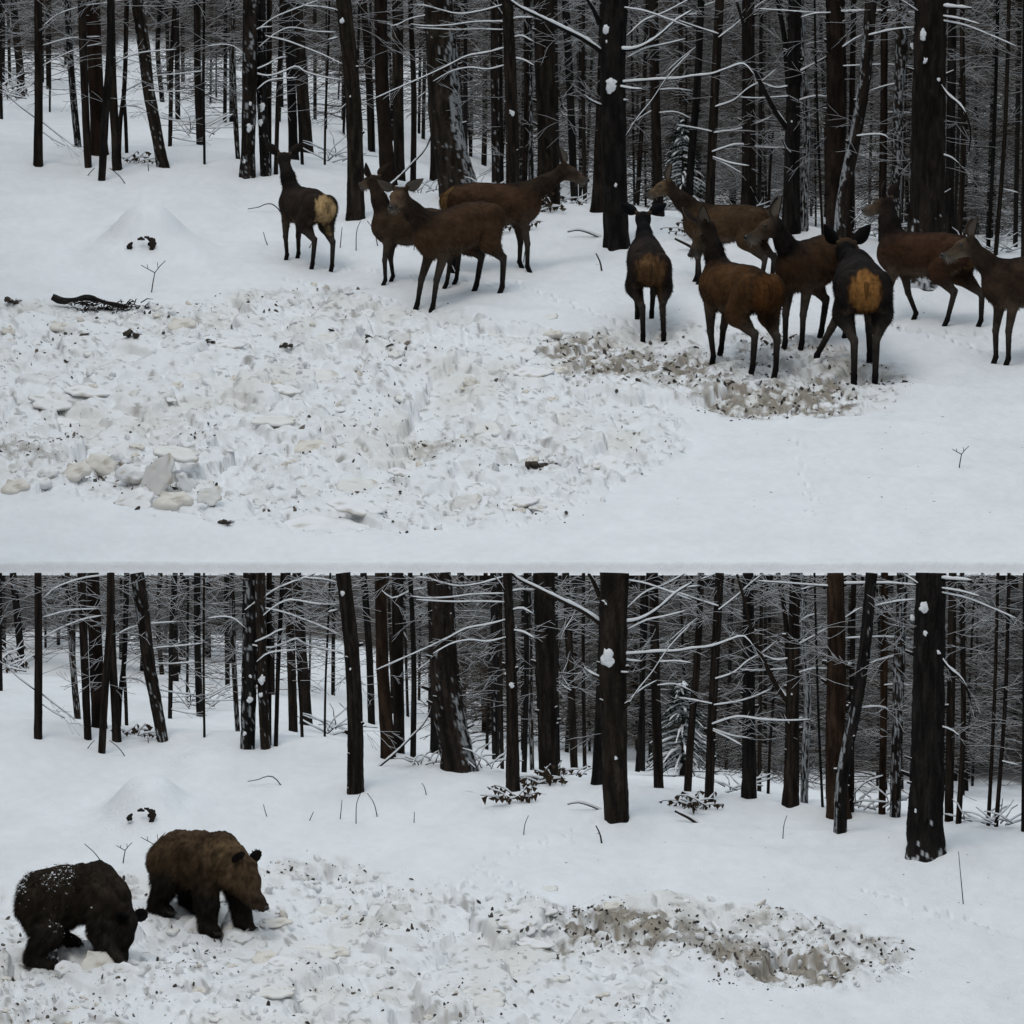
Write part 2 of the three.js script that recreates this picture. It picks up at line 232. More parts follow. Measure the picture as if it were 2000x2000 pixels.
// ---------------------------------------------------------------- the trees: the same stand shows in the upper and in the lower clearing
// [column of notes, trunk points top to base, width at top, width at base, what sets it apart, options]
const X0 = [0, 0, 650, 1300], ZS = 1932 / 700;
const cv = (z, p) => [X0[z] + p[0] / ZS, p[1] / ZS];
const TREES = {
  T1: [1, [[205, 0], [208, 450], [205, 895]], 40, 50, 'straight dark trunk standing alone at far left edge'],
  T2: [1, [[70, 0], [95, 250], [112, 440], [108, 530]], 38, 44, 'thin curving trunk up the slope, left of the lone trunk', { back: 1 }],
  T3: [1, [[362, 0], [378, 300], [395, 520], [426, 790]], 30, 40, 'rough slim trunk on the left flank of the left clump', { snow: 0.35 }],
  T4: [1, [[440, 0], [455, 450], [478, 900]], 48, 40, 'slim front trunk at the left of the left clump'],
  T5: [1, [[500, 0], [515, 400], [542, 835]], 70, 88, 'widest brown trunk in the middle of the left clump', { brown: 1 }],
  T6: [1, [[597, 0], [592, 300], [572, 560], [562, 720], [545, 973]], 40, 42, 'crooked trunk nearest in front of the left clump'],
  T7: [1, [[600, 60], [608, 480], [625, 780], [634, 912]], 36, 56, 'trunk on the right side of the left clump, foot snowy'],
  T8: [1, [[684, 0], [668, 500], [650, 640], [640, 830]], 30, 22, 'slender leaning stem crossing right of the left clump'],
  T9: [1, [[664, 480], [676, 640], [685, 825]], 20, 20, 'short thin stem forming a V right of the left clump', { short: 1 }],
  T10: [1, [[738, -10], [775, 250], [800, 480], [845, 720], [890, 905]], 76, 56, 'thick leaning curved trunk tilting left', { snow: 0.2 }],
  T11: [1, [[945, 0], [925, 300], [920, 600], [915, 790]], 28, 22, 'thin upright stem just right of the leaning curved trunk'],
  T12: [1, [[865, 0], [850, 260], [862, 420], [880, 550]], 26, 26, 'distant thin bent trunk above the leaning curved trunk', { back: 1 }],
  T13: [1, [[980, 60], [985, 250], [986, 440]], 20, 22, 'distant thin straight trunk between two slim left stems', { back: 1 }],
  T14: [1, [[1063, 0], [1065, 400], [1080, 778]], 36, 40, 'medium straight trunk with slim pole on its right'],
  T15: [1, [[1100, 0], [1098, 500], [1103, 888]], 12, 15, 'very slim straight pole between left trunks'],
  T16: [1, [[1250, 0], [1262, 500], [1286, 858]], 30, 26, 'snow flecked slim trunk left of the second clump', { snow: 0.35 }],
  T17: [1, [[1352, 0], [1345, 450], [1340, 700], [1335, 955]], 86, 74, 'heavy dark trunk leading the second clump, snowy bark', { snow: 0.22, knots: [[1350, 560, 14], [1345, 690, 26], [1320, 870, 16]] }],
  T18: [1, [[1405, 200], [1412, 500], [1436, 948]], 60, 54, 'broad trunk on the right side of the second clump', { snow: 0.15, knots: [[1412, 575, 30], [1408, 660, 22]] }],
  T19: [1, [[1452, 100], [1450, 500], [1450, 930]], 30, 28, 'narrow trunk tucked against the second clump'],
  T20: [1, [[1512, 250], [1500, 500], [1485, 938]], 24, 24, 'thin trunk standing right beside the second clump'],
  T21: [1, [[1545, 0], [1568, 400], [1584, 858]], 46, 52, 'greyish trunk right of the second clump, set back'],
  T22: [1, [[1600, 0], [1625, 420], [1645, 700], [1655, 822]], 50, 76, 'flared trunk furthest right behind the second clump'],
  T23: [1, [[1768, 300], [1755, 600], [1750, 888]], 11, 14, 'very slim stem alone before the tall leaning trunk'],
  T24: [1, [[1610, 560], [1622, 720], [1632, 888]], 16, 20, 'short thin stem before the flared trunk', { short: 1 }],
  T25: [2, [[55, -10], [90, 300], [110, 550], [122, 900], [120, 1182]], 78, 92, 'tall smooth trunk leaning left, alone in front', { knots: [[52, 115, 20], [95, 520, 9], [85, 1160, 10]], fine: 1 }],
  T26: [2, [[165, 0], [195, 400], [212, 815]], 36, 42, 'set back trunk just right of the tall smooth leaner', { back: 1 }],
  T27: [2, [[258, 0], [268, 500], [288, 800], [305, 1000]], 62, 84, 'reddish brown trunk paired with a darker one', { brown: 1 }],
  T28: [2, [[350, 0], [352, 500], [362, 972]], 64, 56, 'darker trunk close right of the reddish brown one'],
  T29: [2, [[420, 60], [437, 500], [432, 1020]], 26, 36, 'slim trunk right of the reddish pair, behind the pole'],
  T29b: [2, [[478, 0], [470, 350], [464, 690]], 14, 16, 'distant thin stem left of the giant conifer', { back: 1 }],
  T30: [2, [[570, -10], [590, 300], [606, 600], [640, 850], [668, 980], [688, 1062]], 132, 200, 'giant rough trunk with flared snow scaled foot', { snow: 0.5, side: -1, fine: 1, flare: 1.15 }],
  T31: [2, [[545, 400], [550, 700], [546, 975]], 40, 50, 'dark trunk half hidden left of the giant rough trunk'],
  T32: [2, [[690, 0], [692, 400], [706, 795]], 38, 40, 'straight trunk peeking out right of the giant rough trunk'],
  T33: [2, [[822, 300], [820, 600], [815, 845]], 24, 30, 'small distant trunk right of the giant rough trunk', { back: 1 }],
  T34: [2, [[878, 0], [880, 500], [886, 1010]], 62, 52, 'broken knotty trunk left of a smooth front trunk', { snow: 0.15 }],
  T34b: [2, [[905, 300], [908, 700], [915, 1060]], 18, 22, 'thin stem pressed beside the broken knotty trunk'],
  T35: [2, [[940, -10], [958, 400], [968, 800], [970, 1178]], 48, 84, 'smooth front trunk with dead leaves at its foot', { knots: [[965, 608, 20], [930, 545, 8]], fine: 1 }],
  T36: [2, [[1042, 0], [1044, 550], [1030, 1078]], 28, 30, 'slim trunk between two stout middle trunks'],
  T37: [2, [[1066, 400], [1068, 700], [1076, 1060]], 20, 26, 'snow flecked stem left of the stout straight trunk', { snow: 0.35 }],
  T38: [2, [[1138, 0], [1148, 500], [1160, 900], [1166, 1100]], 116, 100, 'stout straight dark trunk left of the forked tree', { fine: 1 }],
  T39: [2, [[1195, 0], [1200, 500], [1214, 1060]], 36, 28, 'narrow trunk hugging the stout straight trunk'],
  T40: [2, [[1255, 0], [1275, 400], [1305, 1060]], 40, 42, 'leaning slim trunk between stout and forked trees'],
  T41: [2, [[1352, 0], [1350, 500], [1360, 1066]], 18, 24, 'thin straight stem left of the forked tree'],
  T43: [2, [[1450, 500], [1440, 800], [1424, 1143]], 40, 74, 'dark wedge of trunk behind left of the forked tree'],
  T42: [2, [[1520, -10], [1512, 250], [1510, 550], [1516, 900], [1533, 1326]], 156, 122, 'large forked tree with a thick snowy limb', { fine: 1, knots: [[1478, 165, 34], [1478, 225, 13], [1492, 462, 56], [1525, 1000, 14]] }],
  T44: [2, [[1730, 0], [1738, 500], [1760, 1163]], 48, 56, 'straight trunk right of the forked tree, before the spruce'],
  T45: [2, [[1690, 200], [1665, 700], [1640, 1045]], 20, 28, 'slender trunk leaning right, beside the forked tree', { back: 1 }],
  T46: [3, [[192, -10], [172, 450], [135, 900], [115, 1180]], 36, 46, 'leaning trunk right of the young spruce'],
  T47: [3, [[292, -10], [268, 450], [250, 800], [230, 1240]], 46, 52, 'trunk with many snowy side branches over the brush pile', { fine: 1 }],
  T48: [3, [[445, 0], [448, 600], [450, 1213]], 58, 86, 'straight grey trunk with widening foot, middle right', { fine: 1 }],
  T50: [3, [[698, -10], [690, 450], [682, 850], [675, 1250]], 56, 100, 'trunk with long snowy limb rising to its left', { fine: 1, knots: [[680, 655, 8]] }],
  T51: [3, [[605, 0], [640, 200], [662, 420]], 26, 30, 'stem merging into the trunk with the long snowy limb', { short: 1, like: 'T50' }],
  T52: [3, [[745, 380], [765, 700], [752, 1000], [745, 1243]], 36, 46, 'snow plastered pale trunk in the right wood', { snow: 0.62 }],
  T53: [3, [[805, 100], [825, 800], [850, 1268]], 12, 16, 'very thin leaning stem left of the red brown trunk'],
  T54: [3, [[915, -10], [922, 500], [915, 900], [935, 1313]], 90, 135, 'reddish brown straight trunk behind the mossy leaner', { brown: 1, fine: 1 }],
  T55: [3, [[1015, 0], [1005, 600], [1000, 1288]], 28, 36, 'dark narrow trunk right behind the mossy leaner'],
  T56: [3, [[1110, -10], [1070, 450], [1030, 700], [970, 1000], [945, 1200], [942, 1400]], 62, 70, 'mossy snow plastered trunk leaning right', { snow: 0.55, side: 1, fine: 1 }],
  T57: [3, [[1180, 50], [1176, 700], [1165, 1303]], 40, 40, 'brown trunk left of the snow flecked right trunk', { brown: 1 }],
  T58: [3, [[1278, 0], [1255, 600], [1235, 1313]], 62, 58, 'snow flecked trunk just left of the largest trunk', { snow: 0.42 }],
  T59: [3, [[1430, -10], [1420, 500], [1412, 1000], [1402, 1300], [1398, 1518]], 160, 212, 'largest darkest trunk on the right, scaly snowy foot', { fine: 1, knots: [[1386, 190, 36], [1398, 330, 20], [1332, 245, 22], [1470, 430, 16], [1345, 1285, 12]], footSnow: 1 }],
  T60: [3, [[1548, 0], [1540, 600], [1525, 1340]], 44, 50, 'dark trunk close behind right of the largest trunk'],
  T61: [3, [[1600, 200], [1604, 850], [1575, 1353]], 26, 34, 'crooked slim trunk right of the largest trunk'],
  T62: [3, [[1708, 0], [1680, 350], [1655, 720]], 14, 16, 'distant thin stem at upper right', { back: 1 }],
  T63: [3, [[1792, 0], [1772, 700], [1735, 1370]], 18, 24, 'left one of two parallel thin poles at right'],
  T64: [3, [[1852, 0], [1830, 700], [1775, 1375]], 20, 26, 'right one of two parallel thin poles at right'],
  T65: [3, [[1940, 0], [1938, 800], [1932, 1395]], 30, 36, 'trunk at the extreme right edge'],
  T66: [3, [[512, 500], [508, 850], [504, 1180]], 18, 26, 'thin trunk right of the straight grey trunk', { back: 1 }],
  T67: [3, [[580, 700], [562, 950], [550, 1195]], 14, 20, 'short thin stem left of the limb bearing trunk', { short: 1 }],
  T68: [1, [[4, 0], [2, 330], [8, 640]], 16, 20, 'thin stem cut by the left picture edge', { back: 1 }],
  T69: [2, [[300, 90], [318, 560], [322, 760]], 16, 20, 'thin stem wedged behind the reddish pair', { back: 1 }],
};
// long snow laden branches: tree, column of notes, points, width at the trunk
const BR = [
  ['T1', 1, [[235, 140], [300, 85], [440, 35], [580, 15], [720, -10]], 5], ['T1', 1, [[232, 245], [370, 208], [540, 198]], 4], ['T1', 1, [[230, 355], [330, 300], [450, 255], [550, 235]], 4],
  ['T1', 1, [[190, 635], [90, 560], [40, 510], [0, 485]], 7], ['T1', 1, [[225, 655], [280, 700], [340, 745], [400, 790]], 7], ['T1', 1, [[228, 712], [290, 755], [350, 785]], 5],
  ['T2', 1, [[110, 455], [60, 400], [0, 360]], 4], ['T7', 1, [[620, 345], [680, 310], [760, 285], [850, 275], [950, 268]], 5], ['T8', 1, [[670, 495], [750, 450], [830, 412], [950, 400], [1090, 385]], 5], ['T8', 1, [[660, 570], [740, 575], [830, 625], [950, 650], [1050, 660]], 4],
  ['T10', 1, [[800, 488], [900, 495], [1050, 485]], 5], ['T11', 1, [[925, 740], [990, 755], [1055, 765]], 6], ['T12', 1, [[860, 440], [950, 465], [1060, 490], [1180, 540], [1250, 560]], 11],
  ['T17', 1, [[1385, 165], [1470, 100], [1560, 60], [1640, 30], [1720, 0]], 5], ['T17', 1, [[1320, 205], [1395, 152], [1465, 145]], 4], ['T17', 1, [[1375, 378], [1440, 350], [1500, 315], [1540, 308]], 8], ['T17', 1, [[1360, 395], [1450, 410], [1520, 390], [1600, 360], [1640, 385], [1740, 415], [1840, 432]], 8], ['T17', 1, [[1385, 485], [1440, 440], [1520, 425], [1600, 420]], 6], ['T17', 1, [[1430, 195], [1540, 220], [1650, 260], [1750, 300], [1840, 345]], 6], ['T17', 1, [[1395, 255], [1480, 185], [1560, 150], [1700, 170], [1810, 175]], 5], ['T17', 1, [[1320, 300], [1260, 250], [1200, 240], [1120, 250]], 4],
  ['T25', 2, [[40, 60], [-40, 40], [-160, 30]], 5], ['T25', 2, [[25, 205], [0, 210], [-25, 215]], 9], ['T25', 2, [[75, 560], [40, 590], [15, 610]], 7],
  ['T35', 2, [[925, 25], [800, 60], [680, 75], [580, 55], [500, 30], [440, 30]], 8], ['T35', 2, [[925, 116], [750, 120], [640, 135], [500, 140], [420, 130]], 6], ['T35', 2, [[930, 162], [780, 158], [650, 160], [450, 150]], 5], ['T35', 2, [[935, 258], [830, 285], [720, 305], [620, 355], [480, 420], [330, 485], [230, 530]], 9], ['T35', 2, [[935, 352], [830, 375], [740, 365], [640, 385], [540, 440]], 7], ['T35', 2, [[960, 105], [1010, 95], [1080, 95]], 8], ['T35', 2, [[970, 205], [1020, 195], [1080, 225]], 9], ['T35', 2, [[975, 315], [1030, 325], [1085, 355]], 9], ['T35', 2, [[930, 110], [905, 60], [870, 20]], 8],
  ['T32', 2, [[700, 400], [760, 440], [730, 465], [650, 495], [510, 520]], 5], ['T30', 2, [[620, 180], [580, 190], [530, 210]], 8], ['T30', 2, [[640, 225], [600, 232], [560, 245]], 7], ['T27', 2, [[265, 100], [320, 140], [420, 100], [520, 80]], 5], ['T29', 2, [[440, 540], [520, 480], [600, 400]], 4],
  ['T42', 2, [[1450, 285], [1420, 258], [1350, 210], [1230, 150], [1100, 85], [1000, 35], [930, -20]], 27], ['T42', 2, [[1520, 240], [1535, 258], [1570, 270], [1640, 260], [1720, 220], [1790, 165], [1850, 110], [1932, 60]], 17], ['T42', 2, [[1590, 310], [1690, 260], [1780, 240], [1900, 210]], 7], ['T42', 2, [[1530, 448], [1620, 440], [1750, 430], [1860, 425], [1932, 412], [2040, 400], [2120, 372], [2214, 345], [2250, 375], [2268, 400]], 12], ['T42', 2, [[1530, 465], [1600, 478], [1665, 482]], 13], ['T42', 2, [[1530, 540], [1595, 543]], 11], ['T42', 2, [[1445, 570], [1385, 540], [1355, 515]], 13], ['T42', 2, [[1580, 735], [1640, 640], [1720, 540], [1800, 420], [1880, 330], [1932, 280]], 7], ['T42', 2, [[1585, 195], [1680, 110], [1780, 70], [1932, -10]], 7], ['T42', 2, [[1560, 40], [1680, 60], [1800, 100], [1932, 150]], 7], ['T42', 2, [[1440, 130], [1400, 40], [1360, -20]], 30],
  ['T44', 2, [[1745, 585], [1680, 620], [1600, 680]], 5], ['T44', 2, [[1755, 485], [1850, 480], [1932, 490]], 6], ['T44', 2, [[1750, 610], [1850, 605], [1932, 640]], 5], ['T40', 2, [[1275, 620], [1235, 560], [1215, 450], [1240, 330], [1300, 230]], 8], ['T40', 2, [[1285, 640], [1230, 600], [1270, 470]], 8],
  ['T47', 3, [[285, 205], [380, 130], [470, 50], [540, 0]], 8], ['T47', 3, [[285, 185], [180, 150], [60, 110], [0, 105]], 8], ['T46', 3, [[185, 75], [80, 90], [0, 150]], 7], ['T46', 3, [[190, 40], [280, 5], [330, -15]], 6], ['T46', 3, [[170, 250], [90, 310], [0, 390]], 5], ['T47', 3, [[268, 578], [370, 540], [440, 480], [520, 435], [600, 370]], 9], ['T47', 3, [[260, 718], [380, 700], [480, 670], [570, 630]], 8], ['T47', 3, [[250, 712], [150, 690], [60, 675]], 8], ['T47', 3, [[250, 822], [340, 790], [400, 780], [520, 795], [660, 800], [780, 795]], 9], ['T47', 3, [[255, 848], [350, 880], [450, 895]], 8], ['T47', 3, [[255, 855], [350, 900], [410, 935]], 6],
  ['T50', 3, [[665, 705], [640, 670], [600, 615], [560, 540], [500, 420], [460, 300], [430, 170], [385, 10]], 30], ['T50', 3, [[670, 465], [600, 475], [550, 460], [510, 440]], 9], ['T50', 3, [[710, 395], [790, 350], [870, 305]], 11], ['T50', 3, [[680, 520], [600, 525], [500, 530], [400, 525]], 7], ['T50', 3, [[700, 548], [800, 520], [880, 522]], 8], ['T50', 3, [[690, 300], [760, 240], [830, 225]], 5], ['T50', 3, [[690, 840], [650, 800], [630, 750]], 11],
  ['T54', 3, [[930, 80], [800, 70], [650, 58], [500, 48]], 7], ['T54', 3, [[890, 72], [800, 75], [730, 95]], 9], ['T54', 3, [[940, 65], [1100, 60], [1220, 60], [1350, 70]], 11], ['T56', 3, [[1095, 192], [1180, 170], [1260, 155], [1345, 148]], 8], ['T54', 3, [[945, 262], [1020, 210], [1060, 190]], 8], ['T56', 3, [[1030, 735], [1130, 725], [1180, 730], [1205, 750]], 8], ['T54', 3, [[950, 358], [1100, 350], [1200, 348], [1330, 358]], 5], ['T58', 3, [[1255, 450], [1180, 465], [1100, 490]], 7], ['T57', 3, [[1178, 610], [1250, 605], [1320, 610]], 6],
  ['T59', 3, [[1490, 38], [1580, 42], [1650, 46]], 18], ['T59', 3, [[1490, 88], [1600, 105], [1690, 130]], 9], ['T59', 3, [[1490, 112], [1620, 140], [1750, 190], [1890, 250]], 8], ['T59', 3, [[1460, 425], [1520, 510], [1590, 570], [1625, 630], [1645, 720], [1635, 820]], 17], ['T59', 3, [[1480, 832], [1540, 850], [1580, 880]], 8], ['T57', 3, [[1170, 1100], [1080, 1130], [1015, 1190]], 10], ['T64', 3, [[1815, 1020], [1900, 1040]], 6], ['T59', 3, [[1360, 62], [1300, 20], [1250, -10]], 9],
];
const SHADES = [[0.019, 0.0145, 0.012], [0.014, 0.012, 0.011], [0.023, 0.0175, 0.0135]];
function clipLow(pts, up) { if (up) return pts; const o = []; for (const p of pts) { if (p[1] < 3) { if (o.length) { const q = o[o.length - 1]; const t = (q[1] - 3) / (q[1] - p[1]); o.push([lerp(q[0], p[0], t), 3]); } break; } o.push(p); } return o; }
function addSnow(mb, pts, rad, amt, rnd) {           // a ridge of snow lying along the top of a branch
  const q = [], rr = [];
  for (let k = 0; k < pts.length; k++) {
    const a = pts[Math.max(0, k - 1)], b = pts[Math.min(pts.length - 1, k + 1)], d = V(0, 0, 0).subVectors(b, a).normalize(), h = Math.sqrt(Math.max(0, 1 - d.y * d.y));
    const s = rad[k] * 0.8 * amt * h * (0.75 + 0.5 * rnd()) + 0.003 * h * amt; q.push(pts[k].clone().add(V(0, rad[k] * 0.55 + s * 0.55, 0.002))); rr.push(Math.max(0.0012, s));
  }
  rr[0] *= 0.6; rr[rr.length - 1] *= 0.4; mb.tube(q, rr, 5);
}
function buildTree(key, up, idx) {
  const [z, P, wt, wb, desc, o = {}] = TREES[key], rnd = rng(idx * 77 + (up ? 1 : 2));
  const pp = P.map(p => cv(z, p)), base = pp[pp.length - 1];
  let Z = o.like ? treeZ[o.like + up] + 0.05 : solve(base[0], base[1], up);
  treeZ[key + up] = Z;
  const k = mpp(Z), floor = o.short && o.like ? null : foot(base[0], base[1], up), root = at(base[0], base[1], Z, up);
  if (floor) root.y = Math.max(floor.y, root.y - 0.1);
  const t = thing(o.like || o.short || wb < 28 ? 'slender_tree' : 'tree', root, desc + (up ? ' in upper wood' : ' in lower wood'), 'tree', 'bare trees of the snowy wood');
  const L = p => p.clone().sub(root), dz = (rnd() - 0.5) * 0.2;
  let pts = pp.slice();
  const dir = [pts[0][0] - pts[1][0], pts[0][1] - pts[1][1]], dl = Math.hypot(...dir);
  if (up && !o.short) { if (pts[0][1] < 20) pts = [[pts[0][0] + dir[0] / dl * 420, pts[0][1] + dir[1] / dl * 420], ...pts]; else pts = [[pts[0][0] + dir[0] / dl * pts[0][1] * 1.3, -pts[0][1] * 0.3 - 120], ...pts]; }
  if (!up) { if (!o.short && pts[0][1] > 3) pts = [[pts[0][0] + dir[0] / dl * pts[0][1], 0], ...pts]; pts = pts.map(p => [p[0], Math.max(1, p[1])]); if (pts.length > 2 && pts[0][1] === pts[1][1]) pts.shift(); }
  const world = pts.map((p, i) => L(at(p[0], p[1], Z + dz * (1 - i / pts.length), up))).reverse();
  world[0].y -= 0.12;
  const total = world.length;
  const cen = spline(world, o.snow || o.footSnow ? 0.02 : o.fine ? 0.035 : 0.07);
  const rb = wb / ZS / 2 * k, rt = wt / ZS / 2 * k, sh = SHADES[idx % 3], brown = o.brown ? [1.35, 1.05, 0.88] : [1, 1, 1], sd = idx * 13.7;
  const flare = o.flare || 0;
  const topExt = up && !o.short ? 0.75 : 1;
  const mb = new MB();
  const rad = (f, a) => {
    const q = clamp(f / 1), y = f; let r = lerp(rb, rt, Math.pow(q, flare ? 0.75 : 0.6)) * (up && f > 0.8 ? lerp(1, topExt, (f - 0.8) * 5) : 1);
    if (rb > 0.05) r *= 1 + 0.3 * Math.exp(-f * 26) * (1 + 0.7 * Math.sin(a * 5 + sd) + 0.4 * Math.sin(a * 3 + sd * 2));
    return r * (1 + 0.05 * noise(Math.cos(a) * 1.5 + sd, Math.sin(a) * 1.5, f * 22) + 0.035 * noise(a * 3.2 + sd, f * 60, 2));
  };
  const light = o.snow ? 1.15 : 1;
  const col = (x, y, zz, f, a) => {
    const n = 0.85 + 0.6 * noise(a * 3 + sd, y * 4, 3) + 0.5 * noise(a * 11 + sd, y * 7, 5) + (noise(a * 4 + sd, y * 6, 9) > 0.55 ? 0.7 : 0); let c = sh.map((v, i) => v * brown[i] * Math.max(0.45, n) * light);
    if (o.snow) {
      let w = o.snow; if (o.side) w *= (o.side > 0 ? sm(-0.15, 0.9, Math.cos(a)) : sm(-0.2, 0.7, -Math.cos(a))) * 1.35; if (key === 'T30') w *= 1 - sm(0.25, 0.6, f);
      if (key === 'T56') w *= 1 - sm(0.45, 0.6, f);
      const s = sm(0.92 - w * 0.75, 1.02 - w * 0.75, 0.5 + 0.75 * (0.25 * noise(a * 2.5 + sd, y * 3, 7) + 0.5 * noise(a * (8 + rb * 60) + sd, y * 17, 2) + 0.35 * noise(a * (12 + rb * 90) + sd, y * 36, 3))); c = c.map((v, i) => lerp(v, [0.4, 0.42, 0.44][i], s * 0.85));
    }
    if (o.footSnow) { const w = Math.exp(-f * 7), s = sm(1.3 - w * 0.95, 1.37 - w * 0.95, 0.5 + 0.75 * (0.4 * noise(a * 6 + sd, y * 12, 7) + 0.4 * noise(a * 12, y * 24, 2) + 0.3 * noise(a * 22, y * 40, 2))); c = c.map((v, i) => lerp(v, [0.6, 0.62, 0.65][i], s)); }
    return c;
  };
  mb.tube(cen, rad, o.footSnow || o.flare ? 54 : o.fine || o.snow ? 28 : 11, col);
  part('trunk', mb.geo(), M.bark, t);
  if (o.knots) { // snow held on knots
    for (const [kx, ky, ks] of o.knots) { const c = cv(z, [kx, ky]), p = L(at(c[0], c[1], Z, up)); let near = cen[0], bd = 9; for (const q of cen) { const d = Math.abs(q.y - p.y); if (d < bd) { bd = d; near = q; } } const r = ks / ZS / 2 * k, R = lerp(rb, rt, 0.5), sb = new MB(); for (let i = 0; i < 3; i++) sb.blob(p.x + (rnd() - 0.5) * r * 0.5, p.y + (i - 1) * r * 0.45, near.z + Math.sqrt(Math.max(0, R * R - (p.x - near.x) ** 2)) + r * 0.05, r * (0.8 + 0.3 * rnd()), r * (0.8 + 0.4 * rnd()), r * 0.5, idx + kx + i, null, 0.9); part('snow_patch', sb.geo(), M.snowLump, t); }
  }
  if (o.fine) for (let i = 0; i < 5; i++) {
    const q = cen[Math.floor(cen.length * (0.15 + 0.6 * rnd()))], a = (rnd() < 0.5 ? 0 : Math.PI) + (rnd() - 0.3) * 1.2, R0 = lerp(rb, rt, 0.5), l = R0 * (1.15 + 0.5 * rnd()), d = V(Math.cos(a), 0.15 + 0.5 * rnd(), Math.abs(Math.sin(a)));
    const p = [q.clone().addScaledVector(d, R0 * 0.7), q.clone().addScaledVector(d, l)], w = 0.009 + 0.012 * rnd(), bm = new MB(); bm.tube(p, [w * 1.3, w * 0.7], 6, sh); const st = part('stub', bm.geo(), M.bark, t), sn = new MB(); addSnow(sn, [p[0].clone().lerp(p[1], 0.45), p[1]], [w, w * 0.8], 1, rnd); part('snow_ridge', sn.geo(), M.snowLump, st);
  }
  const tb = new MB(), ts = new MB();
  const twig = (p0, ax, ay, len, w, depth = 0) => { // a wavering twig that droops, with forks
    const n = 5, pts = []; let x = p0[0], y = p0[1], vx = ax, vy = ay; const zo = (rnd() - 0.5) * len * k * 0.8;
    for (let i = 0; i <= n; i++) { pts.push([x, y, i / n * zo]); x += vx * len / n; y += vy * len / n; vy += (rnd() - 0.5) * 0.35; const m = Math.hypot(vx, vy); vx /= m; vy /= m; }
    const cl = clipLow(pts, up); if (cl.length < 3) return;
    const wp = cl.map(p => L(at(p[0], p[1], Z + (p[2] || 0), up))), rr = cl.map((p, i) => Math.max(0.0022, w / 2 * k * (1 - 0.7 * i / n)));
    tb.tube(wp, rr, 3, null, false); addSnow(ts, wp, rr, 0.28, rnd);
    if (depth < 2) for (let i = 1; i < cl.length - 1; i++) if (rnd() < 0.5) { const s = rnd() < 0.5 ? 1 : -1; twig(cl[i], ax * 0.8, ay + s * (0.3 + 0.4 * rnd()), len * (0.35 + 0.25 * rnd()), w * 0.6, depth + 1); }
  };
  // the long branches, each with its ridge of snow
  for (const [bk, bz, bp, bw] of BR) if (bk === key) {
    const q = bp.map(p => cv(bz, p)), cl = clipLow(q[0][1] < 3 && !up ? [] : q, up); if (cl.length < 2) continue;
    const zdir = (rnd() - 0.4) * 0.5 + (bw > 10 ? 0.1 : 0), R = bw > 20 ? 0 : Math.min(rt, rb) * 0.35;
    const wp = cl.map((p, i) => L(at(p[0], p[1], Z - R * sm(0, 1, 1) - i / cl.length * zdir, up))), sp = spline(wp, 0.06), w0 = bw / ZS / 2 * k;
    const rr = sp.map((_, i) => Math.max(0.004, w0 * (1 - 0.55 * i / sp.length)));
    const bm = new MB(); bm.tube(sp, rr, 7, (x, y, zz, f, a) => sh.map(v => v * (1 + 0.4 * noise(x * 30, y * 30, 3))));
    const br = part('branch', bm.geo(), M.bark, t), snow = new MB(); addSnow(snow, sp, rr, bw > 20 ? 1.25 : 1.3, rnd); part('snow_ridge', snow.geo(), M.snowLump, br);
    for (let i = 1; i < cl.length; i++) if (bw < 20 && rnd() < 0.8) { const a = cl[i - 1], b = cl[i], m = Math.hypot(b[0] - a[0], b[1] - a[1]); twig([lerp(a[0], b[0], 0.6), lerp(a[1], b[1], 0.6)], (b[0] - a[0]) / m, (b[1] - a[1]) / m + (rnd() - 0.5) * 0.8, 24 + 34 * rnd(), 1.1, 1); }
  }
  const nt = o.short ? 2 : Math.round(4 + 3 * rnd() + (base[0] > 1300 ? 2 : 0));
  const hi = up ? -20 : 14;
  for (let i = 0; i < nt; i++) {
    const f = rnd(), row = hi + f * f * (base[1] * 0.72 - hi), s = rnd() < 0.5 ? 1 : -1; let cx = base[0];
    for (let j = 1; j < pp.length; j++) if (row >= pp[j - 1][1] && row <= pp[j][1]) cx = lerp(pp[j - 1][0], pp[j][0], (row - pp[j - 1][1]) / (pp[j][1] - pp[j - 1][1]));
    if (row < pp[0][1]) cx = pp[0][0];
    twig([cx, row], s * 0.95, -0.35 + 0.55 * rnd(), 45 + 95 * rnd(), 1.1 + 0.6 * rnd());
  }
  if (tb.n) { const tw = part('twigs', tb.geo(), M.twig, t); tw.userData.kind = 'stuff'; const s2 = part('twig_snow', ts.geo(), M.snowLump, t); s2.userData.kind = 'stuff'; }
}
const treeZ = {};
{ let i = 0; for (const key of ['T50', ...Object.keys(TREES).filter(k => k !== 'T50')]) { buildTree(key, true, ++i); buildTree(key, false, i + 100); } }

